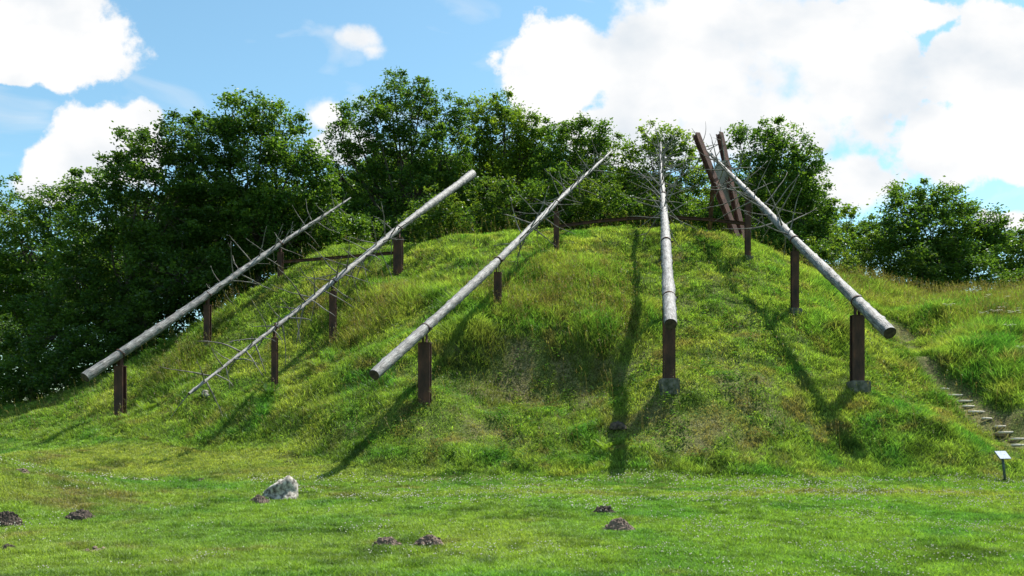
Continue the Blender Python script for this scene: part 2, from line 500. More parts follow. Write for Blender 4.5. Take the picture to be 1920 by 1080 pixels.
def ground_mat():
    m, t, o = mat_base('ground_turf')
    L = t.links.new
    co = N(t, 'ShaderNodeTexCoord')
    n = N(t, 'ShaderNodeTexNoise'); n.inputs['Scale'].default_value = 1.2; n.inputs['Detail'].default_value = 10; n.inputs['Roughness'].default_value = 0.7
    L(co.outputs['Object'], n.inputs['Vector'])
    r = N(t, 'ShaderNodeValToRGB')
    r.color_ramp.elements[0].position = 0.3; r.color_ramp.elements[0].color = (0.045, 0.07, 0.014, 1)
    r.color_ramp.elements[1].position = 0.72; r.color_ramp.elements[1].color = (0.14, 0.125, 0.05, 1)
    e = r.color_ramp.elements.new(0.5); e.color = (0.075, 0.12, 0.02, 1)
    L(n.outputs[0], r.inputs[0])
    b = N(t, 'ShaderNodeBsdfPrincipled'); b.inputs['Roughness'].default_value = 1.0
    b.inputs['Specular IOR Level'].default_value = 0.1
    at = N(t, 'ShaderNodeAttribute', attribute_name='dirt')
    n4 = N(t, 'ShaderNodeTexNoise'); n4.inputs['Scale'].default_value = 9; n4.inputs['Detail'].default_value = 10; n4.inputs['Roughness'].default_value = .75
    L(co.outputs['Object'], n4.inputs['Vector'])
    r4 = N(t, 'ShaderNodeValToRGB')
    r4.color_ramp.elements[0].position = .36; r4.color_ramp.elements[0].color = (.05, .035, .022, 1)
    r4.color_ramp.elements[1].position = .62; r4.color_ramp.elements[1].color = (.27, .21, .13, 1)
    L(n4.outputs[0], r4.inputs[0])
    md = N(t, 'ShaderNodeMix', data_type='RGBA'); L(at.outputs['Fac'], md.inputs[0]); L(r.outputs[0], md.inputs[6]); L(r4.outputs[0], md.inputs[7])
    m3 = N(t, 'ShaderNodeMix', data_type='RGBA', blend_type='MULTIPLY'); m3.inputs[0].default_value = 1
    n5 = N(t, 'ShaderNodeTexNoise'); n5.inputs['Scale'].default_value = 22; n5.inputs['Detail'].default_value = 6
    L(co.outputs['Object'], n5.inputs['Vector'])
    r5 = N(t, 'ShaderNodeValToRGB'); r5.color_ramp.elements[0].position = .35; r5.color_ramp.elements[0].color = (.45, .45, .45, 1)
    r5.color_ramp.elements[1].position = .65; r5.color_ramp.elements[1].color = (1.5, 1.5, 1.4, 1)
    L(n5.outputs[0], r5.inputs[0]); L(md.outputs[2], m3.inputs[6]); L(r5.outputs[0], m3.inputs[7])
    L(m3.outputs[2], b.inputs['Base Color'])
    n2 = N(t, 'ShaderNodeTexNoise'); n2.inputs['Scale'].default_value = 14; n2.inputs['Detail'].default_value = 8
    L(co.outputs['Object'], n2.inputs['Vector'])
    bp = N(t, 'ShaderNodeBump'); bp.inputs['Strength'].default_value = 0.8; bp.inputs['Distance'].default_value = 0.05
    L(n2.outputs[0], bp.inputs['Height']); L(bp.outputs[0], b.inputs['Normal'])
    L(b.outputs[0], o.inputs[0])
    return m


# ------------------------------------------------------------------ ground sheet
def axis(lo, hi, step, ends):
    a = list(np.arange(lo, hi + 1e-6, step))
    s = step; x = hi
    while x < ends[1]:
        s *= 1.35; x += s; a.append(x)
    s = step; x = lo
    while x > ends[0]:
        s *= 1.35; x -= s; a.insert(0, x)
    return np.array(a)


def build_ground():
    xs = axis(-27, 30, 0.22, (-1800, 1800)); ys = axis(5, 48, 0.22, (-1800, 1800))
    GX, GY = np.meshgrid(xs, ys)
    z = H(GX.ravel(), GY.ravel())
    V = np.stack([GX.ravel(), GY.ravel(), z], 1)
    nx, ny = len(xs), len(ys)
    i = np.arange(nx - 1)[None, :] + np.arange(ny - 1)[:, None] * nx
    i = i.ravel()
    Fc = np.stack([i, i + 1, i + nx + 1, i + nx], 1)
    me = npmesh('ground', V, Fc, None, True)
    gx, gy = V[:, 0], V[:, 1]
    dirt = zone(gx, gy, PATH) * (.05 + .8 * vnoise(gx, gy, .4, 44)) +   .45 * zone(gx, gy, DRY) * np.clip((vnoise(gx, gy, .7, 27) - .4) * 4, 0, 1) + .2 * zone(gx, gy, BROWN_SHADE)
    a = me.attributes.new('dirt', 'FLOAT', 'POINT'); a.data.foreach_set('value', np.clip(dirt, 0, 1).astype(np.float32))
    o = link('ground', me, ground_mat())
    meta(o, 'grass covered ground rising from mown lawn to mound', 'ground', kind='structure')



# ------------------------------------------------------------------ zones (world ellipses)


def zone(x, y, lst):
    out = np.zeros(len(x))
    for (cx, cy, rx, ry, s) in lst:
        d = np.sqrt(((x - cx) / rx) ** 2 + ((y - cy) / ry) ** 2)
        out = np.maximum(out, s * np.clip(1.6 * (1.25 - d), 0, 1))
    return out


def ZZ(u, v, rx, ry, s=1.0):
    g = G(u, v)
    return (g[0], g[1], rx, ry, s)


TALL = [ZZ(640, 570, 1.6, 1.8), ZZ(700, 600, 2.0, 2.0), ZZ(760, 560, 2.0, 1.8), ZZ(900, 560, 1.6, 1.8, .8), ZZ(1000, 560, 2.4, 2.6), ZZ(1100, 570, 2.2, 2.8), ZZ(1170, 590, 1.2, 1.6, .8), ZZ(1050, 500, 2, 1.6, .6),
        ZZ(1650, 565, 3.2, 3.0), ZZ(1560, 560, 1.5, 2.0, .8), ZZ(1730, 575, 3.0, 2.2), ZZ(1560, 620, 1.0, 1.5, .6), ZZ(1900, 590, 4.0, 5.0, .9), ZZ(1850, 700, 2.6, 2.5, .55), ZZ(1780, 650, 1.6, 2.6, .7),
        ZZ(330, 700, 1.2, 1.6, .9), ZZ(420, 600, 1.0, 1.5, .6), ZZ(480, 540, 1.2, 1.2, .6), ZZ(250, 690, 1.0, 1.2, .5), ZZ(860, 640, 1.2, 1.0, .7)]
SEED = [ZZ(640, 570, 1.6, 1.8), ZZ(700, 610, 1.8, 1.8), ZZ(1000, 560, 2.4, 2.6), ZZ(1110, 560, 2.2, 2.8), ZZ(1650, 560, 3.4, 3.2), ZZ(1740, 570, 3.0, 2.2), ZZ(1900, 575, 4.0, 4.0, .8), ZZ(340, 690, 1.2, 1.4, .9), ZZ(430, 590, .8, 1.2, .5)]
DRY = [ZZ(1300, 800, 2.6, 1.5), ZZ(1380, 720, 1.6, 1.8, .8), ZZ(1480, 780, 1.4, 1.4, .6), ZZ(900, 790, 2.2, 1.2, .9), ZZ(780, 800, 1.6, .9, .8), ZZ(1000, 720, 2.4, 1.3, 1.0), ZZ(850, 700, 1.5, 1.2, .9), ZZ(1120, 740, 1.3, 1.2, .8),
       ZZ(1330, 600, 1.8, 2.0, .6), ZZ(1300, 500, 2.0, 2.0, .5), ZZ(1200, 660, .9, 1.4, .7), ZZ(700, 790, 1.1, .6, .8), ZZ(1050, 640, 2.4, .8, .5)]
LUSH = [ZZ(1700, 800, 2.0, 2.2), ZZ(1820, 700, 2.6, 2.4), ZZ(1870, 640, 2.6, 2.6, .8), ZZ(640, 720, 2.0, 1.6), ZZ(480, 770, 2.0, 1.2, .9), ZZ(1130, 820, .9, 1.2), ZZ(1000, 870, 2.6, .8, .8), ZZ(1320, 880, 2.6, .7, .7), ZZ(720, 660, 1.6, 1.2, .8),
        ZZ(900, 620, 1.0, 1.0, .8), ZZ(1530, 570, .7, 1.3, .9), ZZ(1480, 850, 1.5, .8, .8), ZZ(1560, 800, 1.5, 1.2, .6), ZZ(1340, 470, 1.2, 1.2, .5), ZZ(1800, 590, 1.5, 1.2, .8)]
YEL = [ZZ(380, 870, 4.5, 1.8), ZZ(200, 850, 4.0, 1.4, .9), ZZ(560, 890, 2.5, 1.2, .9), ZZ(30, 860, 3, 2, .8), ZZ(1000, 925, 12, .8, .6), ZZ(1600, 925, 12, .9, .6), ZZ(600, 830, 1.5, 1.0, .8), ZZ(150, 930, 2.6, 1.6, .6)]
LDRY = [ZZ(200, 930, 1.6, .9), ZZ(110, 950, 1.2, .7), ZZ(60, 890, 1.5, .9, .8), ZZ(300, 930, 1.2, .5, .7), ZZ(180, 1030, .5, .3), ZZ(440, 1035, .7, .15, .9), ZZ(480, 885, 1.6, .5, .7), ZZ(900, 915, 6, .25, .6), ZZ(1500, 925, 8, .35, .6), ZZ(760, 1020, .8, .3, .8), ZZ(1230, 1075, .5, .15)]
PATH = [(x_, y_, .5, .5, 1.0) for (x_, y_, _) in [P(u, v, 23.4 + .46 * i) for i, (u, v) in enumerate(STEPS)]] + [ZZ(1765, 720, .4, .8), ZZ(1740, 690, .4, 1.1), ZZ(1715, 660, .4, 1.1), ZZ(1695, 630, .4, 1.2)]

C_LAWN = np.array([0.201, 0.323, 0.060]); C_LUSH = np.array([0.102, 0.246, 0.051]); C_MND = np.array([0.215, 0.309, 0.066])
C_YEL = np.array([0.316, 0.351, 0.087]); C_DRY = np.array([0.240, 0.195, 0.100]); C_DK = np.array([0.045, 0.10, 0.020])


def mixc(c, d, k):
    return c * (1 - k[:, None]) + d * k[:, None]


def sample(n, y0, y1, p):
    """points over the fan of ground in front of the viewer, denser close by"""
    u = rng.uniform(0, 1, n)
    e = 2 - p
    Y = (y0 ** e + u * (y1 ** e - y0 ** e)) ** (1 / e)
    X = rng.uniform(-0.72, 0.74, n) * Y
    return X, Y


def slope_ok(X, Y):
    return np.ones(len(X), bool)


BROWN_SHADE = [ZZ(1000, 705, 2.3, .9), ZZ(900, 720, 1.2, .9, .8), ZZ(1110, 720, 1.0, 1.0, .8)]  # coarse brown herbs of the front hollow, its shade painted into their colour
C_BRN_SHADE = np.array([0.075, 0.095, 0.030])  # herb tone, darkened to stand in for shade on the steep slope
build_ground()


def build_lawn_grass():
    X, Y = sample(380000, 8.0, 31.0, 1.8)
    k = rough(X, Y) < 0.5
    X, Y = X[k], Y[k]
    # bare spots stay bare
    Z = H(X, Y)
    n = len(X)
    rep = 3
    X = np.repeat(X, rep) + rng.normal(0, .035, n * rep); Y = np.repeat(Y, rep) + rng.normal(0, .035, n * rep)
    Z = np.repeat(Z, rep)
    n = len(X)
    nz = vnoise(X, Y, 1.6, 11) * .6 + vnoise(X, Y, .5, 12) * .4
    yel = np.clip(zone(X, Y, YEL) * (0.35 + nz) + np.clip(vnoise(X, Y, 3.5, 15) - .55, 0, 1) * 1.4, 0, 1)
    c = mixc(np.tile(C_LAWN, (n, 1)), C_LUSH, np.clip((vnoise(X, Y, 1.1, 13) - .45) * 3, 0, 1) * .8)
    c = mixc(c, C_YEL, yel)
    c = mixc(c, C_DRY, np.clip((vnoise(X, Y, .8, 14) - .72) * 4, 0, 1) * .8 * (0.3 + yel))
    ld = zone(X, Y, LDRY)
    c = mixc(c, C_DRY, np.clip(ld * (vnoise(X, Y, .5, 17) * 1.6 - .35), 0, .85))
    c = mixc(c, C_DK, np.clip((vnoise(X, Y, .35, 18) * .6 + vnoise(X, Y, 1.4, 19) * .4 - .58) * 3, 0, .6))
    c *= rng.uniform(.6, 1.4, n)[:, None]
    c *= (.72 + .56 * vnoise(X, Y, .16, 20))[:, None]
    h = rng.uniform(.035, .075, n) * (1 + .9 * np.clip((vnoise(X, Y, .3, 37) - .6) * 4, 0, 1)) * (0.7 + 0.6 * vnoise(X, Y, 1.2, 16)) * np.clip(.8 + Y * .015, .8, 1.3)
    w = rng.uniform(.006, .011, n) * np.clip(Y / 12, .8, 2.2)
    a = rng.uniform(0, 2 * math.pi, n); l = rng.uniform(0.2, .9, n) * h
    me = blades(np.stack([X, Y, Z - .006], 1), h, w, np.stack([np.cos(a) * l, np.sin(a) * l], 1), c, 'lawn_grass')
    meta(link('lawn_grass', me, M_grass), 'short mown green lawn grass in front of the mound', 'grass', kind='stuff')


def build_mound_grass():
    X, Y = sample(340000, 20.4, 46.0, 1.35)
    k = rough(X, Y) > 0.35
    X, Y = X[k], Y[k]
    X = X.copy()
    # keep the trodden path thin
    p = zone(X, Y, PATH)
    k = rng.uniform(0, 1, len(X)) > p * .72
    k &= rng.uniform(0, 1, len(X)) < .38 + 1.2 * vnoise(X, Y, .33, 35)
    X, Y = X[k], Y[k]
    n = len(X)
    tall = zone(X, Y, TALL); dry = zone(X, Y, DRY); lush = zone(X, Y, LUSH)
    tuss = vnoise(X, Y, .45, 21)                       # tussocks
    big = vnoise(X, Y, 1.7, 22)
    Z = H(X, Y)
    low = np.clip((30.5 - Y) / 5, 0, 1)
    th = .075 + (.19 - .08 * low) * tuss ** 1.6 + .07 * big + tall * (.25 + .25 * big) + lush * .10 - dry * .05
    pth = zone(X, Y, PATH)
    th = np.maximum(th, .10) * (1 - .85 * pth)
    gone = rng.uniform(0, 1, n) < dry * .35 * (vnoise(X, Y, .7, 27) > .45)
    keep = ~gone
    X, Y, Z, th, tall, dry, lush, tuss, big = [q[keep] for q in (X, Y, Z, th, tall, dry, lush, tuss, big)]
    n = len(X)
    c = np.tile(C_MND, (n, 1))
    c = mixc(c, C_LUSH, np.clip(lush * (.4 + big) + (vnoise(X, Y, .9, 23) - .55) * 2.2, 0, 1))
    c = mixc(c, C_YEL, np.clip((vnoise(X, Y, 1.3, 24) - .5) * 2.5, 0, 1) * .8)
    c = mixc(c, C_DRY, np.clip(dry * (vnoise(X, Y, .6, 25) * 1.3 - .1) + (vnoise(X, Y, .5, 26) - .68) * 3, 0, .9))
    c = mixc(c, C_BRN_SHADE, np.clip(zone(X, Y, BROWN_SHADE) * (.35 + .9 * vnoise(X, Y, .6, 38)), 0, .9))
    c = mixc(c, C_DK, np.clip((vnoise(X, Y, .6, 28) - .62) * 3, 0, .7))
    rep = 4
    flow = vnoise(X, Y, 1.2, 29) * 6.28
    c = c * (rng.uniform(.6, 1.4, n) * (.75 + .5 * vnoise(X, Y, .28, 36)))[:, None]
    X, Y, Z, th, flow = [np.repeat(q, rep) for q in (X, Y, Z, th, flow)]
    c = np.repeat(c, rep, 0)
    m = n * rep
    X = X + rng.normal(0, .05, m); Y = Y + rng.normal(0, .05, m)
    c = c * rng.uniform(.55, 1.45, m)[:, None]
    h = th * rng.uniform(.55, 1.25, m)
    w = rng.uniform(.012, .022, m) * np.clip(Y / 26, .8, 1.5)
    a = flow + rng.normal(0, 2.4, m); l = rng.uniform(.25, 1.0, m) * h
    me = blades(np.stack([X, Y, Z - .03], 1), h, w, np.stack([np.cos(a) * l, np.sin(a) * l - .12 * h], 1), c, 'mound_grass', .5)
    meta(link('mound_grass', me, M_grass), 'rough uncut grass in tussocks covering the mound', 'grass', kind='stuff')


def build_seed_grass():
    X, Y = sample(240000, 22, 46.0, 1.2)
    s = zone(X, Y, SEED)
    k = rng.uniform(0, 1, len(X)) < s * .55 * (0.25 + vnoise(X, Y, .8, 31))
    k |= (rng.uniform(0, 1, len(X)) < .02) & (rough(X, Y) > .9)
    X, Y = X[k], Y[k]
    n = len(X)
    Z = H(X, Y)
    h = rng.uniform(.45, .95, n)
    lean = rng.normal(0, .10, (n, 2)) + np.array([-.13, -.05])
    c = np.tile(np.array([.22, .175, .085]), (n, 1)) * rng.uniform(.6, 1.3, n)[:, None]
    c[rng.uniform(0, 1, n) < .35] = np.array([.15, .17, .05])
    b = np.stack([X, Y, Z], 1)
    Vs = []
    # stalk: thin sliver; head: loose spray of slivers
    tip = b + np.stack([lean[:, 0], lean[:, 1], h], 1)
    ang = rng.uniform(0, 3.14, n); sd = np.stack([np.cos(ang), np.sin(ang), 0 * ang], 1) * .0035
    Vs.append(np.stack([b - sd, b + sd, tip + sd * .6, tip - sd * .6], 1))
    cs = [c * .8]
    for q in range(5):
        t0 = rng.uniform(.72, .98, n)[:, None]
        p = b * (1 - t0) + tip * t0
        d = rng.normal(0, 1, (n, 3)) * np.array([.035, .035, .045]) + np.array([-.02, 0, .02])
        s2 = np.stack([-d[:, 1], d[:, 0], 0 * ang], 1)
        s2 = s2 / (np.linalg.norm(s2, axis=1)[:, None] + 1e-6) * .009
        Vs.append(np.stack([p, p + d * .5 + s2, p + d, p + d * .5 - s2], 1)); cs.append(c)
    V = np.concatenate(Vs, 0).reshape(-1, 3)
    c = np.concatenate(cs, 0)
    me = npmesh('seeding_grass', V, np.arange(len(V)).reshape(-1, 4), c)
    meta(link('seeding_grass', me, M_grass), 'tall brownish flowering grass stalks waving on the mound and meadow', 'grass', kind='stuff')


def build_clover():
    n = 26000
    X, Y = sample(n, 8.0, 20.9, 1.5)
    d = vnoise(X, Y, 1.3, 41) * .6 + vnoise(X, Y, .4, 42) * .4
    line = np.exp(-((Y - 20.35) / .3) ** 2) * .75 * (X > -7) + np.clip((Y - 14) / 30, 0, .15)
    rightw = np.clip((X + 6) / 12, 0, 1) * .12
    k = (rng.uniform(0, 1, n) < np.clip((d - .58 + line + rightw) * 1.9, 0, 1)) & (X > -12 + rng.uniform(-2, 2, n))
    k &= rough(X, Y) < .6
    X, Y = X[k], Y[k]; n = len(X)
    Z = H(X, Y) + rng.uniform(.05, .085, n)
    r = rng.uniform(.008, .0145, n) * np.clip(Y / 13, .85, 1.5)
    o = np.array([[1, 0, 0], [0, 1, 0], [-1, 0, 0], [0, -1, 0], [0, 0, .9], [0, 0, -.8]])
    V = (np.stack([X, Y, Z], 1)[:, None, :] + o[None] * r[:, None, None]).reshape(-1, 3)
    f = np.array([[0, 1, 4], [1, 2, 4], [2, 3, 4], [3, 0, 4], [1, 0, 5], [2, 1, 5], [3, 2, 5], [0, 3, 5]])
    Fc = (np.arange(n)[:, None, None] * 6 + f[None]).reshape(-1, 3)
    c = np.repeat(np.array([.62, .60, .50]) * rng.uniform(.7, 1.15, (n, 1)), 8, 0)
    me = npmesh('clover_flowers', V, Fc, c)
    meta(link('clover_flowers', me, leaf_mat('clover_petal', .3, .02, (1, 1, 1))), 'tiny white clover flower heads scattered over the lawn', 'flowers', kind='stuff')


def build_weeds():
    X, Y = sample(14000, 20.8, 42.0, 1.3)
    k = (rough(X, Y) > .8) & (rng.uniform(0, 1, len(X)) < np.clip((vnoise(X, Y, 1.4, 61) - .42) * 3, .04, 1)) & (zone(X, Y, PATH) < .2)
    X, Y = X[k], Y[k]; n = len(X); rep = 9
    Z = H(X, Y)
    s = rng.uniform(.6, 1.3, n); lum = rng.uniform(.6, 1.35, n)
    tone = np.where(rng.uniform(0, 1, n)[:, None] < .6, np.array([.07, .16, .03]), np.array([.16, .24, .045])) * lum[:, None]
    X, Y, Z, s = [np.repeat(q, rep) for q in (X, Y, Z, s)]; c = np.repeat(tone, rep, 0); m = len(X)
    p = np.stack([X + rng.normal(0, .07, m) * s, Y + rng.normal(0, .07, m) * s, Z + rng.uniform(.05, .26, m) * s], 1)
    a = rng.uniform(0, 6.28, m); L_ = rng.uniform(.05, .10, m) * s
    d = np.stack([np.cos(a), np.sin(a), rng.uniform(-.3, .5, m)], 1) * L_[:, None]
    e = np.stack([-np.sin(a), np.cos(a), rng.uniform(-.3, .3, m)], 1) * L_[:, None] * .38
    V = np.stack([p, p + d * .5 - e, p + d, p + d * .5 + e], 1).reshape(-1, 3)
    me = npmesh('weeds', V, np.arange(4 * m).reshape(m, 4), c * rng.uniform(.8, 1.2, (m, 1)))
    meta(link('weeds', me, M_grass), 'broad leaved weeds growing in patches between the grass of the mound', 'weeds', kind='stuff')


build_weeds()
build_lawn_grass()
build_mound_grass()
build_seed_grass()
build_clover()

# ------------------------------------------------------------------ posts
posts_at = []


def steel_post(x, y, ztop_axis, log_r, w, direction, label, footing=None, log_dir=None):
    """H section column, bearing plate, saddle bracket and strap round the log"""
    zb = h1(x, y)
    t = empty('steel_post', (x, y, zb))
    meta(t, label, 'steel post', 'rusted steel posts holding up the logs')
    ang = (math.atan2(direction.y, direction.x) - math.pi / 2) * .45
    dp = w * .52
    w = w * .92
    t.rotation_euler.z = ang
    top = ztop_axis - log_r - 0.30 - zb
    foot_h = 0
    if footing:
        foot_h = footing
        mb = MB()
        mb.box((0, 0, foot_h / 2 - .35), (w * 1.6, w * 1.7, foot_h + .7))
        fo = mb.build('footing', M_conc, t, bevel=.04)
        for q in fo.data.vertices:
            q.co.z += .03 * math.sin(q.co.x * 9 + x) + .02 * math.sin(q.co.y * 14)
    b = MB()
    z0 = foot_h - (.0 if footing else .4)
    hh = top - z0; zc = (top + z0) / 2
    ft = w * .075
    b.box((0, -dp / 2 + ft / 2, zc), (w, ft, hh)); b.box((0, dp / 2 - ft / 2, zc), (w, ft, hh)); b.box((0, 0, zc), (ft, dp - 2 * ft - .001, hh))
    b.box((0, 0, top + .0125), (w * 1.02, dp * 1.05, .025))
    b.build('column', M_rust, t)
    s = MB()
    s.box((-w * .16, 0, top + .025 + .15), (.02, dp * .8, .30)); s.box((w * .16, 0, top + .025 + .15), (.02, dp * .8, .30))
    s.box((w * .16, 0, top + .025 + .36), (.022, .09, .2 + log_r))
    s.build('bracket', M_rust, t)
    # strap round the log
    if log_dir is not None:
        ld = Matrix.Rotation(-ang, 3, 'Z') @ log_dir
        ld.normalize()
        cz = ztop_axis - zb
        a = ld.cross(Vector((0, 0, 1))).normalized(); c = ld.cross(a)
        ring = MB(); K = 24; rr = log_r + .022
        v = []; f = []
        for k in range(K):
            th = 2 * math.pi * k / K
            e = a * math.cos(th) + c * math.sin(th)
            for (q, dl) in ((rr - .03, -.022), (rr, -.022), (rr, .022), (rr - .03, .022)):
                v.append(Vector((0, 0, cz)) + e * q + ld * dl)
        for k in range(K):
            k2 = (k + 1) % K
            for j in range(4):
                j2 = (j + 1) % 4
                f.append((k * 4 + j, k * 4 + j2, k2 * 4 + j2, k2 * 4 + j))
        ring.add(v, f)
        e = (a + c * .1).normalized()
        ring.box(Vector((0, 0, cz)) + a * (rr + .03), (.07, .07, .05))
        ring.build('strap', M_rust, t, smooth=False)
    return t


# ------------------------------------------------------------------ logs


def make_log(label, A, B, uends, radii, br, seed, posts, tip_first=False):
    """A, B: (u, v, depth) of the axis above the lowest and the highest post; uends: axis ends by u or v;
    radii: list of (t, radius) with t 0 at the low end and 1 at the high end; br: (t0, t1, count, length)"""
    rnd = random.Random(seed)
    a = Vector(P(*A)); b = Vector(P(*B)); d = b - a

    def tu(val, axis_):
        # parameter where the line crosses an image column (axis 0) or row (axis 1)
        lo, hi = -2.0, 3.0
        def f(t):
            p = a + d * t
            return (UH + F * p.x / p.y if axis_ == 0 else VH - F * (p.z - EYE) / p.y) - val
        s = f(lo) > 0
        for _ in range(60):
            m = (lo + hi) / 2
            if (f(m) > 0) == s: lo = m
            else: hi = m
        return (lo + hi) / 2
    ax, e0, e1 = uends
    p0 = a + d * tu(e0, ax); p1 = a + d * tu(e1, ax)
    L = (p1 - p0).length
    ax3 = (p1 - p0).normalized()
    root = empty('spruce_log', p0)
    root.rotation_mode = 'QUATERNION'
    root.rotation_quaternion = ax3.to_track_quat('Z', 'Y')
    meta(root, label, 'log', 'bare spruce logs leaning over the mound')
    q = root.rotation_quaternion
    tt = np.array([r[0] for r in radii]); rr = np.array([r[1] for r in radii])

    def rad(t):
        return float(np.interp(t, tt, rr))
    sag = [rnd.uniform(-.06, .06) for _ in range(4)]

    def axis_pt(t):
        s = math.sin(math.pi * t)
        k = .5 if L > 12 else .3
        return Vector((k * s * sag[0] * 2.2 + .04 * math.sin(7 * t + sag[1] * 60) * t, k * s * sag[2] + .03 * math.sin(9 * t + 2), t * L))
    # trunk
    n = 28; m = int(L / .09)
    knots = []
    tz = .25
    while tz < L - .3:
        kk = rnd.randint(2, 4)
        ph = rnd.uniform(0, 6.28)
        for j in range(kk):
            knots.append((tz + rnd.uniform(-.05, .05), (ph + j * 6.28 / kk + rnd.uniform(-.4, .4)) % 6.283, rnd.uniform(.6, 1.2)))
        tz += rnd.uniform(.38, .75)
    V = np.zeros((m + 1, n, 3)); KN = np.zeros((m + 1, n))
    th = np.arange(n) * 2 * math.pi / n
    for i in range(m + 1):
        t = i / m
        c = axis_pt(t); r0 = rad(t)
        r = np.full(n, r0 * (1 + .05 * math.sin(t * 31 + sag[2] * 50) + .03 * math.sin(t * 67))) * (1 + .02 * np.sin(3 * th + t * 9) + .015 * np.sin(2 * th + t * 23))
        z = t * L
        for (kz, ka, ks) in knots:
            dz = abs(z - kz)
            if dz < .2:
                da = np.abs((th - ka + math.pi) % (2 * math.pi) - math.pi) * r0
                KN[i] = np.maximum(KN[i], np.exp(-(dz / .045) ** 2 - (da / (.025 + .10 * r0)) ** 2) * min(1, ks))
                KN[i] = np.maximum(KN[i], .45 * np.exp(-((z - kz - .03) / .03) ** 2) * (np.sin(th * 2 + ks * 9) > -.2))
                amp = ks * (.010 + .15 * r0)
                r = r + amp * np.exp(-(dz / .055) ** 2 - (da / (.03 + .12 * r0)) ** 2)
                r = r + .003 * np.exp(-(dz / .07) ** 2)
        V[i, :, 0] = c.x + r * np.cos(th); V[i, :, 1] = c.y + r * np.sin(th); V[i, :, 2] = c.z
    ii = (np.arange(m)[:, None] * n + np.arange(n)[None, :]).ravel()
    jj = (np.arange(m)[:, None] * n + (np.arange(n)[None, :] + 1) % n).ravel()
    Fc = np.stack([ii, jj, jj + n, ii + n], 1)
    tme = npmesh('trunk', V.reshape(-1, 3), Fc, None, True)
    ka_ = tme.attributes.new('knot', 'FLOAT', 'POINT'); ka_.data.foreach_set('value', KN.ravel().astype(np.float32))
    link('trunk', tme, M_log, root)
    for end, zz, nm in ((0, -1, 'cut_end'), (m, 1, 'cut_end')):
        ring = V[end]; c = ring.mean(0)
        mb = MB()
        pts = [tuple(c + (p - c) * 1.0) for p in ring]; inner = [tuple(c + (p - c) * .93 + np.array([0, 0, zz * .012])) for p in ring]
        K = len(pts)
        f = [(k, (k + 1) % K, K + (k + 1) % K, K + k) for k in range(K)] + [tuple(range(K, 2 * K))]
        mb.add(pts + inner, f)
        mb.build(nm, M_cut_shade, root)
    # branches
    for spec in br:
        t0, t1, cnt, ln0, ln1 = spec
        for k in range(cnt):
            t = t0 + (t1 - t0) * (k + rnd.uniform(-.4, .4)) / cnt
            t = min(max(t, .01), .985)
            ln = (ln0 + (ln1 - ln0) * (t - t0) / (t1 - t0)) * rnd.uniform(.45, 1.15)
            phi = k * 2.4 + rnd.uniform(-.5, .5)
            el = rnd.uniform(.05, .55)
            dr = Vector((math.cos(phi) * math.cos(el), math.sin(phi) * math.cos(el), math.sin(el) * (-1 if tip_first else 1)))
            c = axis_pt(t); r0 = rad(t)
            p = c + Vector((dr.x, dr.y, 0)).normalized() * r0 * .7
            seg = 9
            curl = Vector((rnd.uniform(-.22, .22), rnd.uniform(-.22, .22), rnd.uniform(.0, .4) * (-1 if tip_first else 1)))
            pts = [p.copy()]; v = dr.copy()
            for s_ in range(seg):
                v = (v + curl / seg + Vector((rnd.uniform(-.1, .1), rnd.uniform(-.1, .1), rnd.uniform(-.1, .1)))).normalized()
                p = p + v * ln / seg
                pts.append(p.copy())
            br0 = min(.027, .012 + ln * .0075) * rnd.uniform(.8, 1.15)
            mb = MB()
            mb.tube(pts, [br0 * (1.25 - .98 * s_ / seg) + .002 for s_ in range(seg + 1)], 6)
            for _ in range(rnd.choice([0, 0, 1, 2])):
                i0 = rnd.randint(3, seg - 1)
                dv = (pts[i0] - pts[i0 - 1]).normalized() + Vector((rnd.uniform(-.8, .8), rnd.uniform(-.8, .8), rnd.uniform(-.6, .6)))
                dv.normalize()
                l2 = ln * rnd.uniform(.12, .3)
                mb.tube([pts[i0], pts[i0] + dv * l2 * .5, pts[i0] + dv * l2 + Vector((0, 0, .02))], [br0 * .5, br0 * .35, .002], 5)
            mb.build('branch', M_branch, root, smooth=True)
    # the posts beneath
    for (u, w, foot, lab) in posts:
        t = tu(u, 0) if not isinstance(u, tuple) else u[0]
        p = a + d * t
        s = (p - p0).length / L
        c = q @ axis_pt(s) + p0
        steel_post(c.x, c.y, c.z, rad(s), w, d, lab, foot, d.normalized())
        posts_at.append((c.x, c.y, c.z, rad(s), w))
    return root


make_log('leftmost grey log, thick cut end over the dark trees, thin branched tip', (226, 664, 30), (526, 459.6, 36.5), (0, 160, 658),
         [(0, .185), (.25, .16), (.6, .11), (.9, .06), (1, .035)], [(.40, .97, 44, 1.55, .9)], 11,
         [(226, .42, None, 'thickest post at the far left, under the low end of the leftmost log'),
          (389, .30, .12, 'middle post of the leftmost log, on a flat footing before the dark trees'),
          (526, .26, None, 'uppermost post of the leftmost log, at the left end of a rail')])
make_log('upside down log, its thin branched tip near the grass, blunt thick end on top', (516, 614, 27.5), (750, 431, 36), (0, 355, 885),
         [(0, .04), (.25, .075), (.5, .115), (.8, .175), (1, .215)], [(.02, .62, 74, 1.35, 1.7)], 23,
         [(516, .22, None, 'thin post under the downhill tip of the upside down log'),
          (626, .28, .10, 'middle post of the upside down log, foot lost in shaded grass'),
          (750, .44, None, 'thick post among seeding grass below the blunt raised end of the upside down log')], tip_first=True)
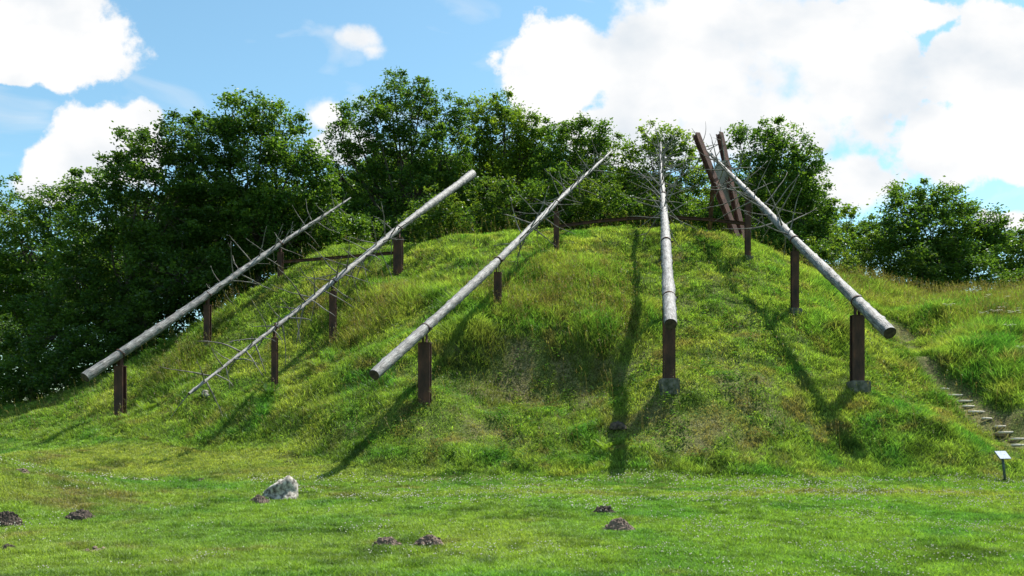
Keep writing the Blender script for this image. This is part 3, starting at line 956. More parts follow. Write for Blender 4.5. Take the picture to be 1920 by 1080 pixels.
make_log('long knotty log left of the centre, dark cut end low over the slope', (795, 616, 24.1), (1042, 381, 34.7), (0, 702, 1146),
         [(0, .155), (.3, .145), (.6, .11), (.85, .07), (1, .045)], [(.42, .62, 18, 1.7, 1.6), (.62, .96, 38, 1.5, 1.2)], 31,
         [(795, .40, None, 'broad dark post carrying the low end of the long knotty log'),
          (930, .29, None, 'middle post of the long knotty log, standing in tall grass'),
          (1042, .25, None, 'top post of the long knotty log, where the curved crest rail begins')])
make_log('pale log pointing straight at the viewer, round black end over a footing', (1254.5, 558, 24.3), (1244, 366, 34.7), (1, 610, 265),
         [(0, .185), (.3, .175), (.5, .135), (.75, .075), (1, .02)], [(.42, .95, 78, 1.9, 1.3)], 42,
         [(1254.5, .40, .20, 'post below the round black log end, on a square concrete footing')])
make_log('rightmost log slanting down to the right, long bare branches at its top', (1607, 565, 25.5), (1403, 361, 34.8), (0, 1668, 1302),
         [(0, .185), (.3, .16), (.55, .125), (.85, .06), (1, .02)], [(.36, .5, 11, 1.9, 2.2), (.5, .97, 50, 2.6, 1.3)], 58,
         [(1607, .42, .22, 'tall broad post under the rightmost log end, on a big concrete block'),
          (1491, .30, .15, 'middle post of the rightmost log, on a mossy concrete block'),
          (1403, .26, .10, 'top post of the rightmost log, beside the crossed steel beams')])
# the two posts hidden behind the straight log
_a = Vector(P(1254.5, 558, 24.3)); _b = Vector(P(1244, 366, 34.7)); _d = _b - _a
for (tt_, rr_, ww, lab) in ((.455, .165, .28, 'second post up the straight pale log, mostly hidden behind it'), (1.0, .14, .25, 'uppermost post behind the straight pale log, where crest rails meet')):
    c = _a + _d * tt_
    steel_post(c.x, c.y, c.z, rr_, ww, _d, lab, .12, _d.normalized())


def beam(name, p, q, w, h, mat, parent=None, lateral=None):
    """I section between two points"""
    p = Vector(p); q = Vector(q); d = (q - p); L = d.length; z = d.normalized()
    x = (lateral or Vector((0, 0, 1)).cross(z)).normalized(); y = z.cross(x).normalized(); x = y.cross(z)
    M = Matrix((x, y, z)).transposed()
    mb = MB(); t = max(.012, h * .09)
    c = (p + q) / 2
    mb.box(c + y * (h / 2 - t / 2), (w, t, L), M); mb.box(c - y * (h / 2 - t / 2), (w, t, L), M); mb.box(c, (t, h - 2 * t - .0005, L), M)
    return mb.build(name, mat, parent)


def rail(label, pts, w=.16, h=.12):
    o = empty('steel_rail', pts[0]); meta(o, label, 'steel rail', 'rusted rails linking the top posts')
    for i in range(len(pts) - 1):
        b = beam('rail_beam', Vector(pts[i]) - Vector(pts[0]), Vector(pts[i + 1]) - Vector(pts[0]), w, h, M_rust, o)


rail('low rust rail on the left shoulder, between two log posts', [P(533, 491, 36.4), P(738, 474, 36.0)], .12, .12)
rail('curved rust rail over the crest, from knotty log to straight log', [P(1049, 424, 34.7), P(1110, 416, 35.3), P(1180, 410, 35.4), P(1234, 407, 34.9)], .14, .13)
rail('rust rail over the crest, from straight log to the crossed beams', [P(1252, 407, 34.9), P(1330, 412, 35.3), P(1396, 419, 34.9)], .14, .13)

# crossed beams on the crest
bx, by, bz = G(1392, 462)
fr = empty('steel_beam_frame', (14.2 * 0 + P(1392, 458, 38.2)[0], 38.2, h1(P(1392, 458, 38.2)[0], 38.2)))
meta(fr, 'tall frame of two reddish steel beams in a narrow V with a grey plate', 'steel frame')
o0 = Vector(fr.location)
foot1 = Vector(P(1388, 462, 38.2)) - o0; foot2 = Vector(P(1397, 462, 38.6)) - o0
foot1.z = -.3; foot2.z = -.3
t1 = Vector(P(1305, 251, 39.2)) - o0; t2 = Vector(P(1349, 250, 40.2)) - o0
beam('steel_beam', foot1, t1, .30, .26, M_rust_red, fr, Vector((1, .6, 0)))
beam('steel_beam', foot2, t2, .27, .26, M_rust_red, fr, Vector((1, .6, 0)))
l1 = Vector(P(1334, 300, 43)) - o0
lf = Vector(P(1326, 440, 43.5)); lf.z = h1(lf.x, lf.y) - .3
beam('brace', lf - o0, Vector(P(1338, 335, 41)) - o0, .20, .20, M_rust, fr)
pl = MB()
pl.prism([Vector(P(u, v, 39.62)) - o0 for (u, v) in ((1345, 303), (1364, 300), (1372, 322), (1369, 385), (1362, 388), (1338, 318))], (0.02, .05, 0))
pl.build('gusset_plate', M_plate, fr)

# ------------------------------------------------------------------ trees
LEAF = {
    'dark': [np.array([.036, .085, .020]), np.array([.090, .165, .030])],
    'oak': [np.array([.042, .105, .022]), np.array([.125, .215, .036])],
    'light': [np.array([.070, .145, .022]), np.array([.19, .28, .040])],
    'bush': [np.array([.045, .11, .022]), np.array([.15, .22, .042])],
}


def make_tree(name, label, cat, group, lobes, Y, base_u, kind='oak', dens=1.0, leaf=.195, depth=1.0, seed=1, clump=.62, trunk=True):
    r_ = np.random.default_rng(seed)
    rnd = random.Random(seed)
    cols = LEAF[kind]
    C = []
    for (u, v, r) in lobes:
        yy = Y + r_.uniform(-1, 1) * depth
        x, _, z = P(u, v, yy)
        C.append((x, yy, z, r / F * yy))
    bx_ = (base_u - UH) / F * Y
    by_ = float(np.mean([c[1] for c in C]))
    bz_ = h1(bx_, by_)
    root = empty(name, (bx_, by_, bz_))
    meta(root, label, cat, group)
    o = np.array([bx_, by_, bz_])
    mb = MB()
    base = Vector((0, 0, -.3))
    top = max(c[2] for c in C) - bz_
    wid = max(.05, .018 * top + .02)
    fork = Vector((rnd.uniform(-.3, .3), 0, top * .28))
    if trunk:
        pts = [base, Vector((rnd.uniform(-.1, .1), 0, top * .12)), fork]
        mb.tube(pts, [wid * 1.3, wid, wid * .8], 10)
    allv = []; allc = []
    for (x, y, z, r) in C:
        cc = Vector((x, y, z)) - Vector(o)
        s0 = fork if trunk else base
        bend = (s0 + cc) / 2 + Vector((rnd.uniform(-.4, .4), rnd.uniform(-.3, .3), rnd.uniform(-.5, .3)))
        mb.tube([s0, bend, cc], [wid * .42, wid * .25, wid * .10], 7, caps=False)
        n = max(8, int(dens * 5.0 * (r / clump) ** 2))
        d = r_.normal(0, 1, (n, 3)); d /= np.linalg.norm(d, axis=1)[:, None]
        d[:, 1] = -np.abs(d[:, 1]) * np.where(r_.uniform(0, 1, n) < .38, -1, 1)
        rad_ = r * r_.uniform(.3, 1.0, n) ** .6
        cs_ = np.where(r_.uniform(0, 1, n) < .3, .55, 1.0)
        rad_ = np.where(cs_ < 1, r * r_.uniform(.95, 1.22, n), rad_)
        pc = np.array(cc) + d * rad_[:, None] * np.array([1, .9, 1])
        for i in range(n):
            if rad_[i] > .5 * r and i % 2 == 0:
                e = Vector(pc[i]); m_ = cc.lerp(e, .5) + Vector((0, 0, -.1))
                mb.tube([cc.lerp(e, .1), m_, e], [wid * .12, wid * .08, .008], 4, caps=False)
        k = int(72 * (clump / .62) ** 2 * (.22 / leaf) ** 1.6)
        off = r_.normal(0, 1, (n, k, 3)) * np.array([.52, .52, .36]) * clump * (r_.uniform(.6, 1.1, n) * cs_)[:, None, None]
        pts_ = (pc[:, None, :] + off).reshape(-1, 3)
        cm = r_.uniform(0, 1, (n, 1)) ** 1.5
        mixk = np.clip(np.repeat(cm, k, 1).reshape(-1) * .8 + r_.uniform(-.15, .35, n * k), 0, 1)
        cl = cols[0] * (1 - mixk[:, None]) + cols[1] * mixk[:, None]
        allv.append(pts_); allc.append(cl * r_.uniform(.75, 1.25, (n * k, 1)))
    p = np.concatenate(allv); c = np.concatenate(allc)
    zmin = -bz_ + np.array(H(p[:, 0] + o[0], p[:, 1] + o[1])) if len(p) < 0 else None
    n = len(p)
    a = r_.normal(0, 1, (n, 3)); a[:, 2] *= .55; a /= np.linalg.norm(a, axis=1)[:, None]
    b = r_.normal(0, 1, (n, 3)); b[:, 2] *= .6
    b -= a * (a * b).sum(1)[:, None]; b /= np.linalg.norm(b, axis=1)[:, None]
    L = leaf * r_.uniform(.6, 1.25, (n, 1)); Wd = L * .55
    fold = np.cross(a, b) * L * .12
    V = np.stack([p - a * L * .5, p - b * Wd * .5 + fold, p + a * L * .5, p + b * Wd * .5 + fold], 1).reshape(-1, 3)
    me = npmesh('crown', V, np.arange(4 * n).reshape(n, 4), c)
    link('crown' if trunk else 'leaves', me, M_leaf, root)
    mb.build('trunk' if trunk else 'stems', M_bark, root, smooth=True)
    return root


def dup(root, loc, rz, label, s=1.0):
    r = root.copy(); col.objects.link(r); r.location = loc; r.rotation_euler = (0, 0, rz); r.scale = (s, s, s)
    r['label'] = label
    for ch in list(root.children):
        c = ch.copy(); col.objects.link(c); c.parent = r
    return r


TG = 'broadleaf trees standing behind the mound'
make_tree('oak_tree', 'sunlit broadleaf tree at the far left edge, lower than its neighbours', 'tree', TG,
          [(20, 395, 55), (95, 390, 50), (150, 375, 42), (60, 470, 75), (150, 470, 70), (10, 540, 80), (110, 560, 80), (60, 640, 75), (185, 350, 28), (30, 710, 60)], 46, 60, 'oak', 1.0, seed=101)
make_tree('oak_tree', 'big dark tree left of the leftmost log, with a stepped pale-tipped top', 'tree', TG,
          [(268, 285, 46), (225, 335, 42), (320, 262, 46), (375, 265, 40), (200, 410, 70), (300, 390, 90), (370, 380, 80), (150, 520, 80), (250, 520, 100), (340, 520, 90), (110, 630, 80), (210, 630, 90), (300, 620, 60), (160, 690, 60)], 39.8, 250, 'dark', 1.15, seed=102)
make_tree('oak_tree', 'dense rounded dark oak with a twin top, behind the upper leftmost log', 'tree', TG,
          [(438, 215, 36), (495, 210, 34), (405, 255, 45), (465, 260, 52), (525, 250, 46), (565, 285, 44), (590, 330, 38), (480, 330, 80), (420, 360, 80), (550, 370, 75), (605, 400, 48), (420, 450, 80), (500, 440, 80), (570, 450, 60), (370, 520, 60)], 41.2, 480, 'oak', 1.15, seed=103)
make_tree('oak_tree', 'tallest airy oak behind the blunt log end, sky showing through its crown', 'tree', TG,
          [(738, 150, 20), (732, 185, 34), (790, 180, 30), (700, 215, 34), (770, 225, 46), (835, 215, 36), (655, 220, 26), (640, 265, 32), (700, 285, 46), (755, 300, 55), (830, 290, 50), (860, 250, 26), (640, 330, 36), (700, 360, 50), (780, 370, 60), (850, 360, 45), (660, 410, 45), (740, 430, 55)], 50, 750, 'oak', 1.18, seed=104, clump=.55)
make_tree('beech_tree', 'yellow-green tree just right of the tallest oak, crown like a broad fan', 'tree', TG,
          [(905, 200, 28), (945, 210, 34), (985, 235, 32), (890, 250, 36), (945, 265, 50), (1000, 285, 42), (900, 320, 45), (970, 330, 55)], 53, 935, 'light', 1.28, seed=105, clump=.6)
make_tree('oak_tree', 'medium tree behind the tip of the long knotty log', 'tree', TG,
          [(1038, 248, 26), (1085, 250, 30), (1128, 258, 28), (1060, 300, 46), (1120, 310, 42), (1030, 340, 42), (1090, 370, 50)], 50, 1080, 'oak', 1.28, seed=106)
make_tree('beech_tree', 'thin-topped tree directly behind the straight pale log', 'tree', TG,
          [(1212, 252, 22), (1248, 262, 28), (1290, 275, 24), (1175, 285, 26), (1225, 310, 46), (1280, 330, 42), (1185, 350, 42), (1250, 390, 50), (1310, 340, 26)], 50, 1235, 'light', 1.09, seed=107, clump=.5)
make_tree('oak_tree', 'dark oak right of the crossed steel beams, with a sharp notched top', 'tree', TG,
          [(1382, 258, 20), (1448, 256, 28), (1480, 280, 34), (1420, 290, 40), (1515, 320, 32), (1460, 340, 55), (1530, 375, 34), (1400, 350, 45), (1500, 410, 55), (1430, 420, 55), (1545, 440, 35), (1345, 400, 40)], 47, 1450, 'oak', 1.34, seed=108)
make_tree('young_tree', 'small sparse tree in the gap right of the rightmost log', 'tree', TG,
          [(1586, 398, 18), (1602, 425, 22), (1575, 450, 26), (1612, 470, 28)], 51, 1592, 'light', .9, seed=109, clump=.45)
make_tree('oak_tree', 'broad low oak over the meadow at the right', 'tree', TG,
          [(1690, 365, 20), (1680, 395, 30), (1735, 380, 34), (1790, 388, 36), (1745, 430, 55), (1820, 425, 40), (1670, 440, 38), (1700, 480, 50), (1800, 480, 55), (1845, 455, 32), (1850, 415, 26), (1870, 440, 26), (1760, 530, 45)], 46, 1750, 'oak', 1.34, seed=110)
make_tree('oak_tree', 'tree cut by the right edge of the photo, above the far meadow', 'tree', TG,
          [(1892, 448, 26), (1925, 450, 34), (1970, 450, 50), (1900, 500, 45), (1955, 530, 55), (2030, 470, 60)], 49, 1925, 'bush', 1.0, seed=111)
BG = 'bushes under the trees'
bush = [
    ('rounded pale bush beneath the blunt top of the upside down log', [(825, 395, 38), (860, 415, 34), (790, 420, 36)], 44, 830, 'bush'),
    ('bush on the skyline between the airy oak and the knotty log', [(920, 370, 42), (960, 400, 40), (905, 420, 36)], 46, 930, 'bush'),
    ('dark bush behind the branches of the knotty log', [(1000, 375, 36), (1025, 410, 34), (1060, 350, 34)], 46, 1010, 'oak'),
    ('bush above the curved crest rail', [(1095, 370, 36), (1140, 385, 34), (1100, 400, 30)], 46, 1120, 'bush'),
    ('dark bush behind the foot of the straight log branches', [(1180, 400, 30), (1220, 405, 30), (1280, 410, 30), (1340, 425, 26)], 47, 1240, 'oak'),
    ('bush beneath the twin topped oak, behind the low rust rail', [(620, 440, 44), (560, 460, 38), (690, 440, 40)], 43, 620, 'oak'),
    ('yellowish bush right beside the trunk of the rightmost log', [(1570, 490, 34), (1600, 520, 26), (1530, 480, 32)], 43, 1565, 'bush'),
    ('wide bush at the meadow edge, left of the broad oak', [(1630, 470, 36), (1650, 510, 30), (1680, 520, 26)], 45, 1650, 'bush'),
    ('bush in front of the broad oak on the meadow edge', [(1720, 490, 36), (1750, 525, 26), (1695, 530, 22)], 43.5, 1720, 'bush'),
    ('dark low bush right of the broad oak', [(1840, 510, 38), (1800, 540, 24), (1870, 540, 26)], 43.5, 1835, 'oak'),
    ('bush at the right edge above the meadow', [(1905, 530, 30), (1950, 530, 34)], 44, 1920, 'bush'),
    ('shaded bush at the foot of the far left trees', [(60, 700, 48), (20, 730, 36), (110, 720, 40)], 36.5, 60, 'dark'),
    ('dark bush just left of the leftmost log end', [(165, 660, 52), (120, 690, 44), (190, 710, 30)], 37, 150, 'dark'),
    ('dark bush above the low end of the leftmost log', [(270, 600, 50), (235, 650, 42), (310, 640, 24)], 38.2, 260, 'dark'),
    ('shaded bush behind the middle of the leftmost log', [(370, 540, 48), (400, 590, 30), (340, 590, 40)], 40.5, 365, 'dark'),
    ('bush showing between the blunt log end and the knotty log, low on the crest', [(700, 430, 34), (745, 440, 32), (800, 445, 26), (850, 440, 26)], 48, 770, 'oak'),
    ('low bush on the crest left of the top post of the knotty log', [(900, 430, 26), (950, 428, 26), (1000, 425, 26)], 48, 960, 'bush'),
    ('low bush just above the crest under the curved rail', [(1060, 415, 24), (1110, 412, 24), (1160, 410, 24)], 49, 1110, 'oak'),
    ('low bush on the crest in front of the leaning brace', [(1270, 412, 24), (1310, 415, 24), (1350, 420, 26), (1395, 430, 30)], 49, 1320, 'oak'),
    ('bush behind the top post of the rightmost log', [(1440, 460, 36), (1490, 470, 34), (1535, 500, 30)], 45, 1490, 'oak'),
    ('bush filling the gap below the small sparse tree', [(1590, 470, 34), (1625, 450, 28), (1622, 425, 18), (1560, 510, 26)], 48, 1600, 'oak'),
    ('tall bush left of the broad oak crown', [(1655, 450, 30), (1640, 480, 30), (1690, 500, 34)], 48, 1660, 'bush'),
    ('bush at the far right below the pale cloud', [(1860, 470, 34), (1900, 480, 34), (1880, 520, 34)], 47, 1880, 'oak'),
    ('dark bush at the left edge behind the shaded grass', [(5, 640, 48), (40, 680, 40), (0, 715, 36), (5, 745, 24), (50, 745, 24), (-50, 730, 40)], 40, 10, 'dark'),
    ('dark bush behind the top branches of the leftmost log', [(470, 490, 40), (510, 480, 36), (440, 520, 30)], 41, 470, 'dark'),
]
for i, (lab, lo, Y, bu, kd) in enumerate(bush):
    make_tree('bush', lab, 'bush', BG, lo, Y, bu, kd, 1.1, .17, .5, 200 + i, .5, trunk=False)
# second row of the wood
SG = 'trees of the second row in the wood'
p1 = make_tree('ash_tree', 'darker tree in the second row, seen through the airy oak', 'tree', SG,
               [(720, 330, 50), (790, 330, 50), (700, 390, 60), (780, 400, 60), (840, 360, 44), (650, 370, 45), (740, 450, 60), (820, 450, 50)], 60, 750, 'dark', 1.9, .30, 1.0, 301, .8)
x0, y0, z0 = p1.location
for (u, Y, rz, s, lab) in [(560, 58, 1.0, .9, 'second row tree behind the twin topped oak'), (930, 60, 2.2, .9, 'second row tree below the yellow-green crown'),
                           (1010, 58, 5.6, .85, 'second row tree between the yellow-green crown and the knotty log tip'), (840, 61, 4.8, .95, 'second row tree above the blunt log end'),
                           (1170, 58, .7, .75, 'second row tree left of the straight pale log'), (1350, 59, 2.7, .75, 'second row tree behind the crossed steel beams'), (1510, 58, 3.9, .7, 'second row tree behind the right half of the notched oak'), (660, 59, 5.3, .9, 'second row tree left of the tallest oak'),
                           (1090, 59, 3.4, .8, 'second row tree behind the knotty log tip'), (1250, 60, 4.2, .75, 'second row tree behind the straight pale log'),
                           (1430, 58, 5.0, .8, 'second row tree behind the notched dark oak'), (400, 55, .4, .95, 'second row tree behind the big dark left trees'),
                           (230, 55, 2.8, .8, 'second row tree behind the stepped dark tree'), (60, 56, 3.9, .75, 'second row tree behind the far left tree'),
                           (1590, 62, 1.5, .45, 'second row tree low behind the small sparse tree'), (1760, 60, 2.0, .48, 'second row tree low behind the broad oak'), (1900, 62, .9, .42, 'second row tree low behind the right edge tree')]:
    x = (u - UH) / F * Y
    dup(p1, (x, Y, h1(x, Y)), rz, lab, s)

# ------------------------------------------------------------------ boulder, stones, molehills


def lump(name, label, cat, group, u, v, wpx, hpx, mat, seed, rough_=.25, deep=.8, Yov=None, peak=1.0, sink=.25):
    X, Y, Z = G(u, v)
    w = wpx / F * Y; h = hpx / F * Y
    r_ = np.random.default_rng(seed)
    n = 4 if name != 'molehill' else 5
    import bmesh
    bm = bmesh.new()
    bmesh.ops.create_icosphere(bm, subdivisions=n, radius=1.0)
    ph = r_.uniform(0, 6.28, 12)
    for q in bm.verts:
        p = q.co.copy()
        d = 0
        for k, (fx, fy, fz) in enumerate([(1.7, 2.1, 1.3), (3.1, 2.3, 3.7), (5.3, 6.1, 4.9), (9.1, 8.3, 10.3), (17, 15, 19), (31, 29, 27)]):
            d += math.sin(fx * p.x + ph[k]) * math.sin(fy * p.y + ph[k + 3]) * math.sin(fz * p.z + ph[k + 6]) / (k + 1) ** (.75 if name == 'molehill' else 1.0)
        s = 1 + rough_ * d
        q.co = Vector((p.x * s * w / 2, p.y * s * w / 2 * deep, (max(p.z, -sink)) * s * h * (1.0 if p.z < 0 else peak)))
        if name == 'boulder':
            a_ = min(max((p.x + 1) / 1.35, 0), 1)
            q.co.z *= .50 + .54 * a_ ** 1.4 * (1 - .25 * max(p.x - .5, 0))
            q.co.x += .08 * q.co.z
            q.co.y += .06 * math.sin(5 * p.z)
            q.co.z -= .05 * math.exp(-((p.x - .15) / .09) ** 2) * max(p.z, 0)
        if name == 'molehill' and p.z > 0:
            rr = math.hypot(p.x, p.y)
            q.co.z = h * (1 - rr ** 1.6) * s + .35 * h * (r_.uniform(0, 1) - .5) * .6
    if name == 'molehill':
        for _ in range(26):                                # crumbs rolled off the heap
            a_ = r_.uniform(0, 6.28); d_ = r_.uniform(.3, 1.15); sz = r_.uniform(.006, .034)
            zc = h * max(0, 1 - d_ ** 1.6)
            res = bmesh.ops.create_icosphere(bm, subdivisions=1, radius=sz, matrix=Matrix.Translation((math.cos(a_) * d_ * w / 2, math.sin(a_) * d_ * w / 2 * deep, zc + sz * .3)))
            for q in res['verts']:
                q.co += Vector(r_.uniform(-.3, .3, 3)) * sz
    me = bpy.data.meshes.new(name); bm.to_mesh(me); bm.free()
    me.polygons.foreach_set('use_smooth', [name != 'molehill'] * len(me.polygons))
    o = link(name, me, mat)
    o.location = (X, Y, Z)
    meta(o, label, cat, group)
    return o


bl = lump('boulder', 'large pale lichened boulder lying on the lawn', 'boulder', None, 524, 936, 70, 44, M_rock, 3, .2, .8, sink=.3)
MG = 'molehills on the lawn'
for i, (u, v, w, h, m, lab) in enumerate([
    (152, 975, 60, 19, M_soil, 'brown molehill at the left, lone in green grass'),
    (10, 985, 70, 26, M_soil, 'tallest molehill, half overgrown, cut by the left edge'),
    (14, 1036, 40, 15, M_soil, 'small dark molehill in the lower left corner'),
    (486, 946, 46, 18, M_soil_dry, 'molehill pressed against the front of the boulder'),
    (724, 1026, 56, 17, M_soil_dry, 'left molehill of the near middle pair'),
    (806, 1023, 62, 18, M_soil_dry, 'right molehill of the near middle pair, greyer and flatter'),
    (1133, 963, 44, 16, M_soil, 'small black fresh molehill of the right pair'),
    (1161, 996, 64, 22, M_soil_dry, 'large grey-brown molehill in front of the black one'),
    (182, 1036, 60, 6, M_soil_dry, 'flattened worn molehill near the lower left'),
    (850, 981, 26, 4, M_soil_dry, 'tiny flat molehill in the middle of the lawn'),
    (378, 902, 30, 4, M_soil, 'faint flat molehill left behind the boulder'),
    (542, 869, 24, 5, M_soil, 'small distant molehill up behind the boulder'),
    (40, 888, 30, 8, M_soil_dry, 'grassy molehill beside the mown strip at far left'),
]):
    lump('molehill', lab, 'molehill', MG, u, v, w, h, m, 50 + i, .17, .75)
lump('stone', 'brown stone on the slope in the straight log shadow', 'stone', None, 1160, 803, 34, 11, M_soil, 91, .3)
lump('stone', 'pale stone in the grass beside the thin tip of the upside down log', 'stone', None, 386, 742, 14, 12, M_rock, 92, .2)

# crumbs of earth around the molehills
# ------------------------------------------------------------------ steps of the path
for i, (u0, u1, v) in enumerate([(1896, 1932, 833.5), (1896, 1940, 822), (1872, 1919, 809.7), (1866, 1906, 798.5), (1841, 1863, 783.6), (1816, 1851, 771),
                                 (1805, 1830, 760.6), (1796, 1835, 751), (1777, 1816, 740), (1764, 1782, 728)]):
    Y = 23.4 + .46 * i
    x0_ = (u0 - UH) / F * Y; x1_ = (u1 - UH) / F * Y - .06; z = EYE + (VH - v) / F * Y
    xm = (x0_ + x1_) / 2
    t = empty('timber_step', (xm, Y, z))
    names = ['lowest', 'second', 'third', 'fourth', 'fifth', 'sixth', 'seventh', 'eighth', 'ninth', 'topmost']
    meta(t, names[i] + ' visible timber step of the path at the right' + (', counting upward' if 0 < i < 9 else ''), 'step', 'timber steps climbing beside the mound')
    mb = MB(); hw = (x1_ - x0_) / 2; mb.tube([(-hw, 0, -.02), (-hw * .3, .01, -.015), (hw * .4, -.005, -.02), (hw, 0, -.025)], [.034, .038, .036, .033], 12); mb.build('round_timber', M_wood, t, smooth=True)
    mb = MB(); mb.box((0, .19, -.09), (x1_ - x0_ - .05, .26, .10)); mb.build('tread', M_dirt, t, bevel=.02)

# ------------------------------------------------------------------ sign
sx, sy, sz = G(1886, 901)
sg = empty('information_sign', (sx, sy, sz)); meta(sg, 'small lectern sign with a white tilted panel at the mound foot', 'sign')
k = sy / F
mb = MB()
mb.tube([(0, 0, -.15), (-8 * k * .5, -.0, 22 * k), (-11 * k * .6, 0, 44 * k)], [.032, .032, .030], 12); mb.build('post', M_post, sg, smooth=True)
M = Matrix.Rotation(R(42), 3, 'X') @ Matrix.Rotation(0, 3, 'Z')
M = Matrix.Rotation(R(14), 3, 'Z') @ Matrix.Rotation(R(46), 3, 'X')
c0 = Vector((-11 * k * .6, -.01, 47 * k))
mb = MB(); mb.box(c0, (.36, .28, .022), M); mb.build('frame', M_frame, sg, bevel=.004)


def sign_mat():
    m, t, o = mat_base('sign_panel'); L = t.links.new
    b = N(t, 'ShaderNodeBsdfPrincipled'); b.inputs['Roughness'].default_value = .35
    co = N(t, 'ShaderNodeTexCoord'); w_ = N(t, 'ShaderNodeTexNoise'); mp = N(t, 'ShaderNodeMapping')
    mp.inputs['Scale'].default_value = (14, 90, 90); w_.inputs['Detail'].default_value = 3; w_.inputs['Scale'].default_value = 1
    L(co.outputs['Object'], mp.inputs[0]); L(mp.outputs[0], w_.inputs[0])
    cr = N(t, 'ShaderNodeValToRGB'); cr.color_ramp.elements[0].position = .38; cr.color_ramp.elements[0].color = (.36, .39, .45, 1)
    cr.color_ramp.elements[1].position = .5; cr.color_ramp.elements[1].color = (.62, .66, .74, 1)
    L(w_.outputs[0], cr.inputs[0]); L(cr.outputs[0], b.inputs['Base Color'])
    L(b.outputs[0], o.inputs[0]); return m


mb = MB(); mb.box(c0 + M @ Vector((0, 0, .0125)), (.34, .26, .004), M); mb.build('panel', sign_mat(), sg)

# ------------------------------------------------------------------ ferns and tall herbs


def fern_mesh(seed, fronds, L, colr):
    r_ = np.random.default_rng(seed); V = []; T = []
    for f in range(fronds):
        a = 6.283 * f / fronds + r_.uniform(-.3, .3); el = r_.uniform(.75, 1.2)
        d = np.array([math.cos(a) * math.cos(el), math.sin(a) * math.cos(el), math.sin(el)])
        side = np.array([-math.sin(a), math.cos(a), 0])
        p = np.zeros(3); n = 16; l = L * r_.uniform(.7, 1.1)
        for i in range(n):
            d2 = d + np.array([math.cos(a), math.sin(a), 0]) * .07 * i * .5 - np.array([0, 0, .05 * i * .6])
            d2 /= np.linalg.norm(d2); q = p + d2 * l / n
            wl = l * .20 * math.sin(math.pi * (i + 1.5) / (n + 2)) ** .8
            for s in (-1, 1):
                e = side * s * wl + d2 * wl * .3 - np.array([0, 0, wl * .15])
                m_ = d2 * l / n * .5
                V += [p, p + e * .5 - m_ * .6, p + e, p + e * .5 + m_]
                T.append(colr * r_.uniform(.75, 1.25))
            V += [p - side * .004, p + side * .004, q + side * .003, q - side * .003]; T.append(colr * .8)
            p = q
    return npmesh('fronds', np.array(V), np.arange(len(V)).reshape(-1, 4), np.array(T))


f_dark = fern_mesh(5, 9, .8, np.array([.055, .13, .025])); f_lite = fern_mesh(6, 8, .6, np.array([.17, .26, .04]))
f_dark.materials.append(M_grass); f_lite.materials.append(M_grass)
ferns = [(255, 655, f_dark, 'fern at the bottom of the shaded left flank'), (290, 635, f_dark, 'fern above the low end of the leftmost log'), (325, 618, f_dark, 'fern on the left flank under the middle of the log'),
         (350, 600, f_dark, 'highest fern of the left flank patch'), (230, 672, f_dark, 'fern nearest the leftmost log end'), (310, 650, f_dark, 'fern in front of the left flank patch'),
         (245, 790, f_lite, 'bright yellow fern beside the far left post'), (272, 772, f_lite, 'bright fern right of the far left post'), (300, 760, f_lite, 'bright fern between the far left post and the pale stone'),
         (330, 775, f_lite, 'small bright fern below the pale stone'), (595, 690, f_lite, 'bright fern left of the middle post of the upside down log'), (1137, 850, f_lite, 'bright fern at the foot of the straight log shadow'),
         (1320, 460, f_dark, 'fern on the crest left of the crossed beams'), (1345, 470, f_dark, 'fern on the crest beside the top post of the rightmost log'), (505, 745, f_dark, 'dark weed at the foot of the thin post')]
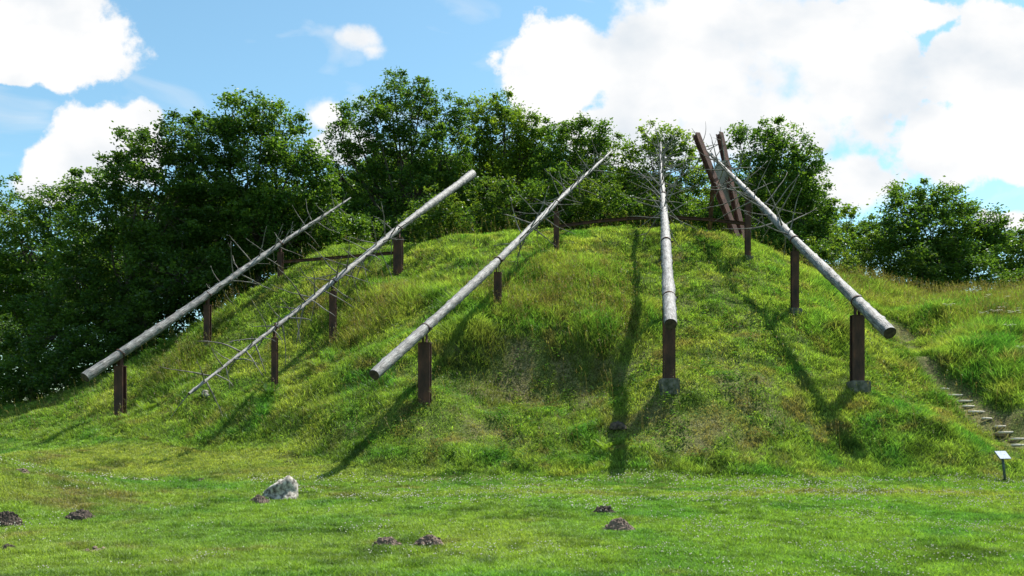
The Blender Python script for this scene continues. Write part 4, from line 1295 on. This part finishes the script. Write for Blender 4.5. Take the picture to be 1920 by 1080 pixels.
for i, (u, v, me, lab) in enumerate(ferns):
    x, y, z = G(u, v)
    o = bpy.data.objects.new('fern', me); col.objects.link(o)
    o.location = (x, y, z + .02); o.rotation_euler.z = i * 1.3; o.scale = [.75 + .1 * (i % 4)] * 3
    meta(o, lab, 'fern', 'ferns on the mound')


def parsley_mesh(seed):
    r_ = np.random.default_rng(seed); mb = MB(); heads = []
    h = 1.0
    mb.tube([(0, 0, -.05), (.02, 0, .5), (.03, .01, h)], [.007, .006, .003], 5)
    for k in range(6):
        a = r_.uniform(0, 6.28); zz = r_.uniform(.45, .8); e = np.array([math.cos(a) * .18, math.sin(a) * .18, r_.uniform(.85, 1.08)])
        mb.tube([(.02, 0, zz), tuple(e)], [.004, .003], 4); heads.append(e)
    heads.append(np.array([.03, .01, h]))
    V = []
    for e in heads:
        for k in range(34):
            q = e + np.array([*(r_.normal(0, .035, 2)), r_.normal(.02, .008)])
            s = r_.uniform(.007, .012); b = r_.uniform(0, 3)
            dx = np.array([math.cos(b), math.sin(b), .2]) * s; dy = np.array([-math.sin(b), math.cos(b), .1]) * s
            V += [q - dx, q - dy, q + dx, q + dy]
    return mb, npmesh('flower_heads', np.array(V), np.arange(len(V)).reshape(-1, 4), np.tile([.72, .72, .66], (len(V) // 4, 1)))


mbp, fh = parsley_mesh(3)
x, y, z = G(1890, 600)
pp = empty('cow_parsley', (x, y, z)); meta(pp, 'x', 'wildflower', 'white cow parsley on the right bank')
mbp.build('stem', solid_mat('herb_stem', (.06, .11, .03), (.10, .16, .04)), pp); link('flower_heads', fh, bpy.data.materials['clover_petal'], pp)
pl_ = [(1780, 617), (1845, 620), (1852, 590), (1868, 628), (1878, 604), (1888, 588), (1893, 652), (1902, 632), (1908, 606), (1916, 690)]
od = ['leftmost', 'second', 'third', 'fourth', 'fifth', 'sixth', 'seventh', 'eighth', 'ninth', 'rightmost']
for i, (u, v) in enumerate(pl_):
    x, y, z = G(u, v)
    o = pp if i == 0 else dup(pp, (x, y, z), i * 2.1, '', .6 + .1 * (i % 4))
    o.location = (x, y, z); o['label'] = od[i] + ' of the ten white cow parsley plants on the right bank' + ('' if i in (0, 9) else ', counted from the left')
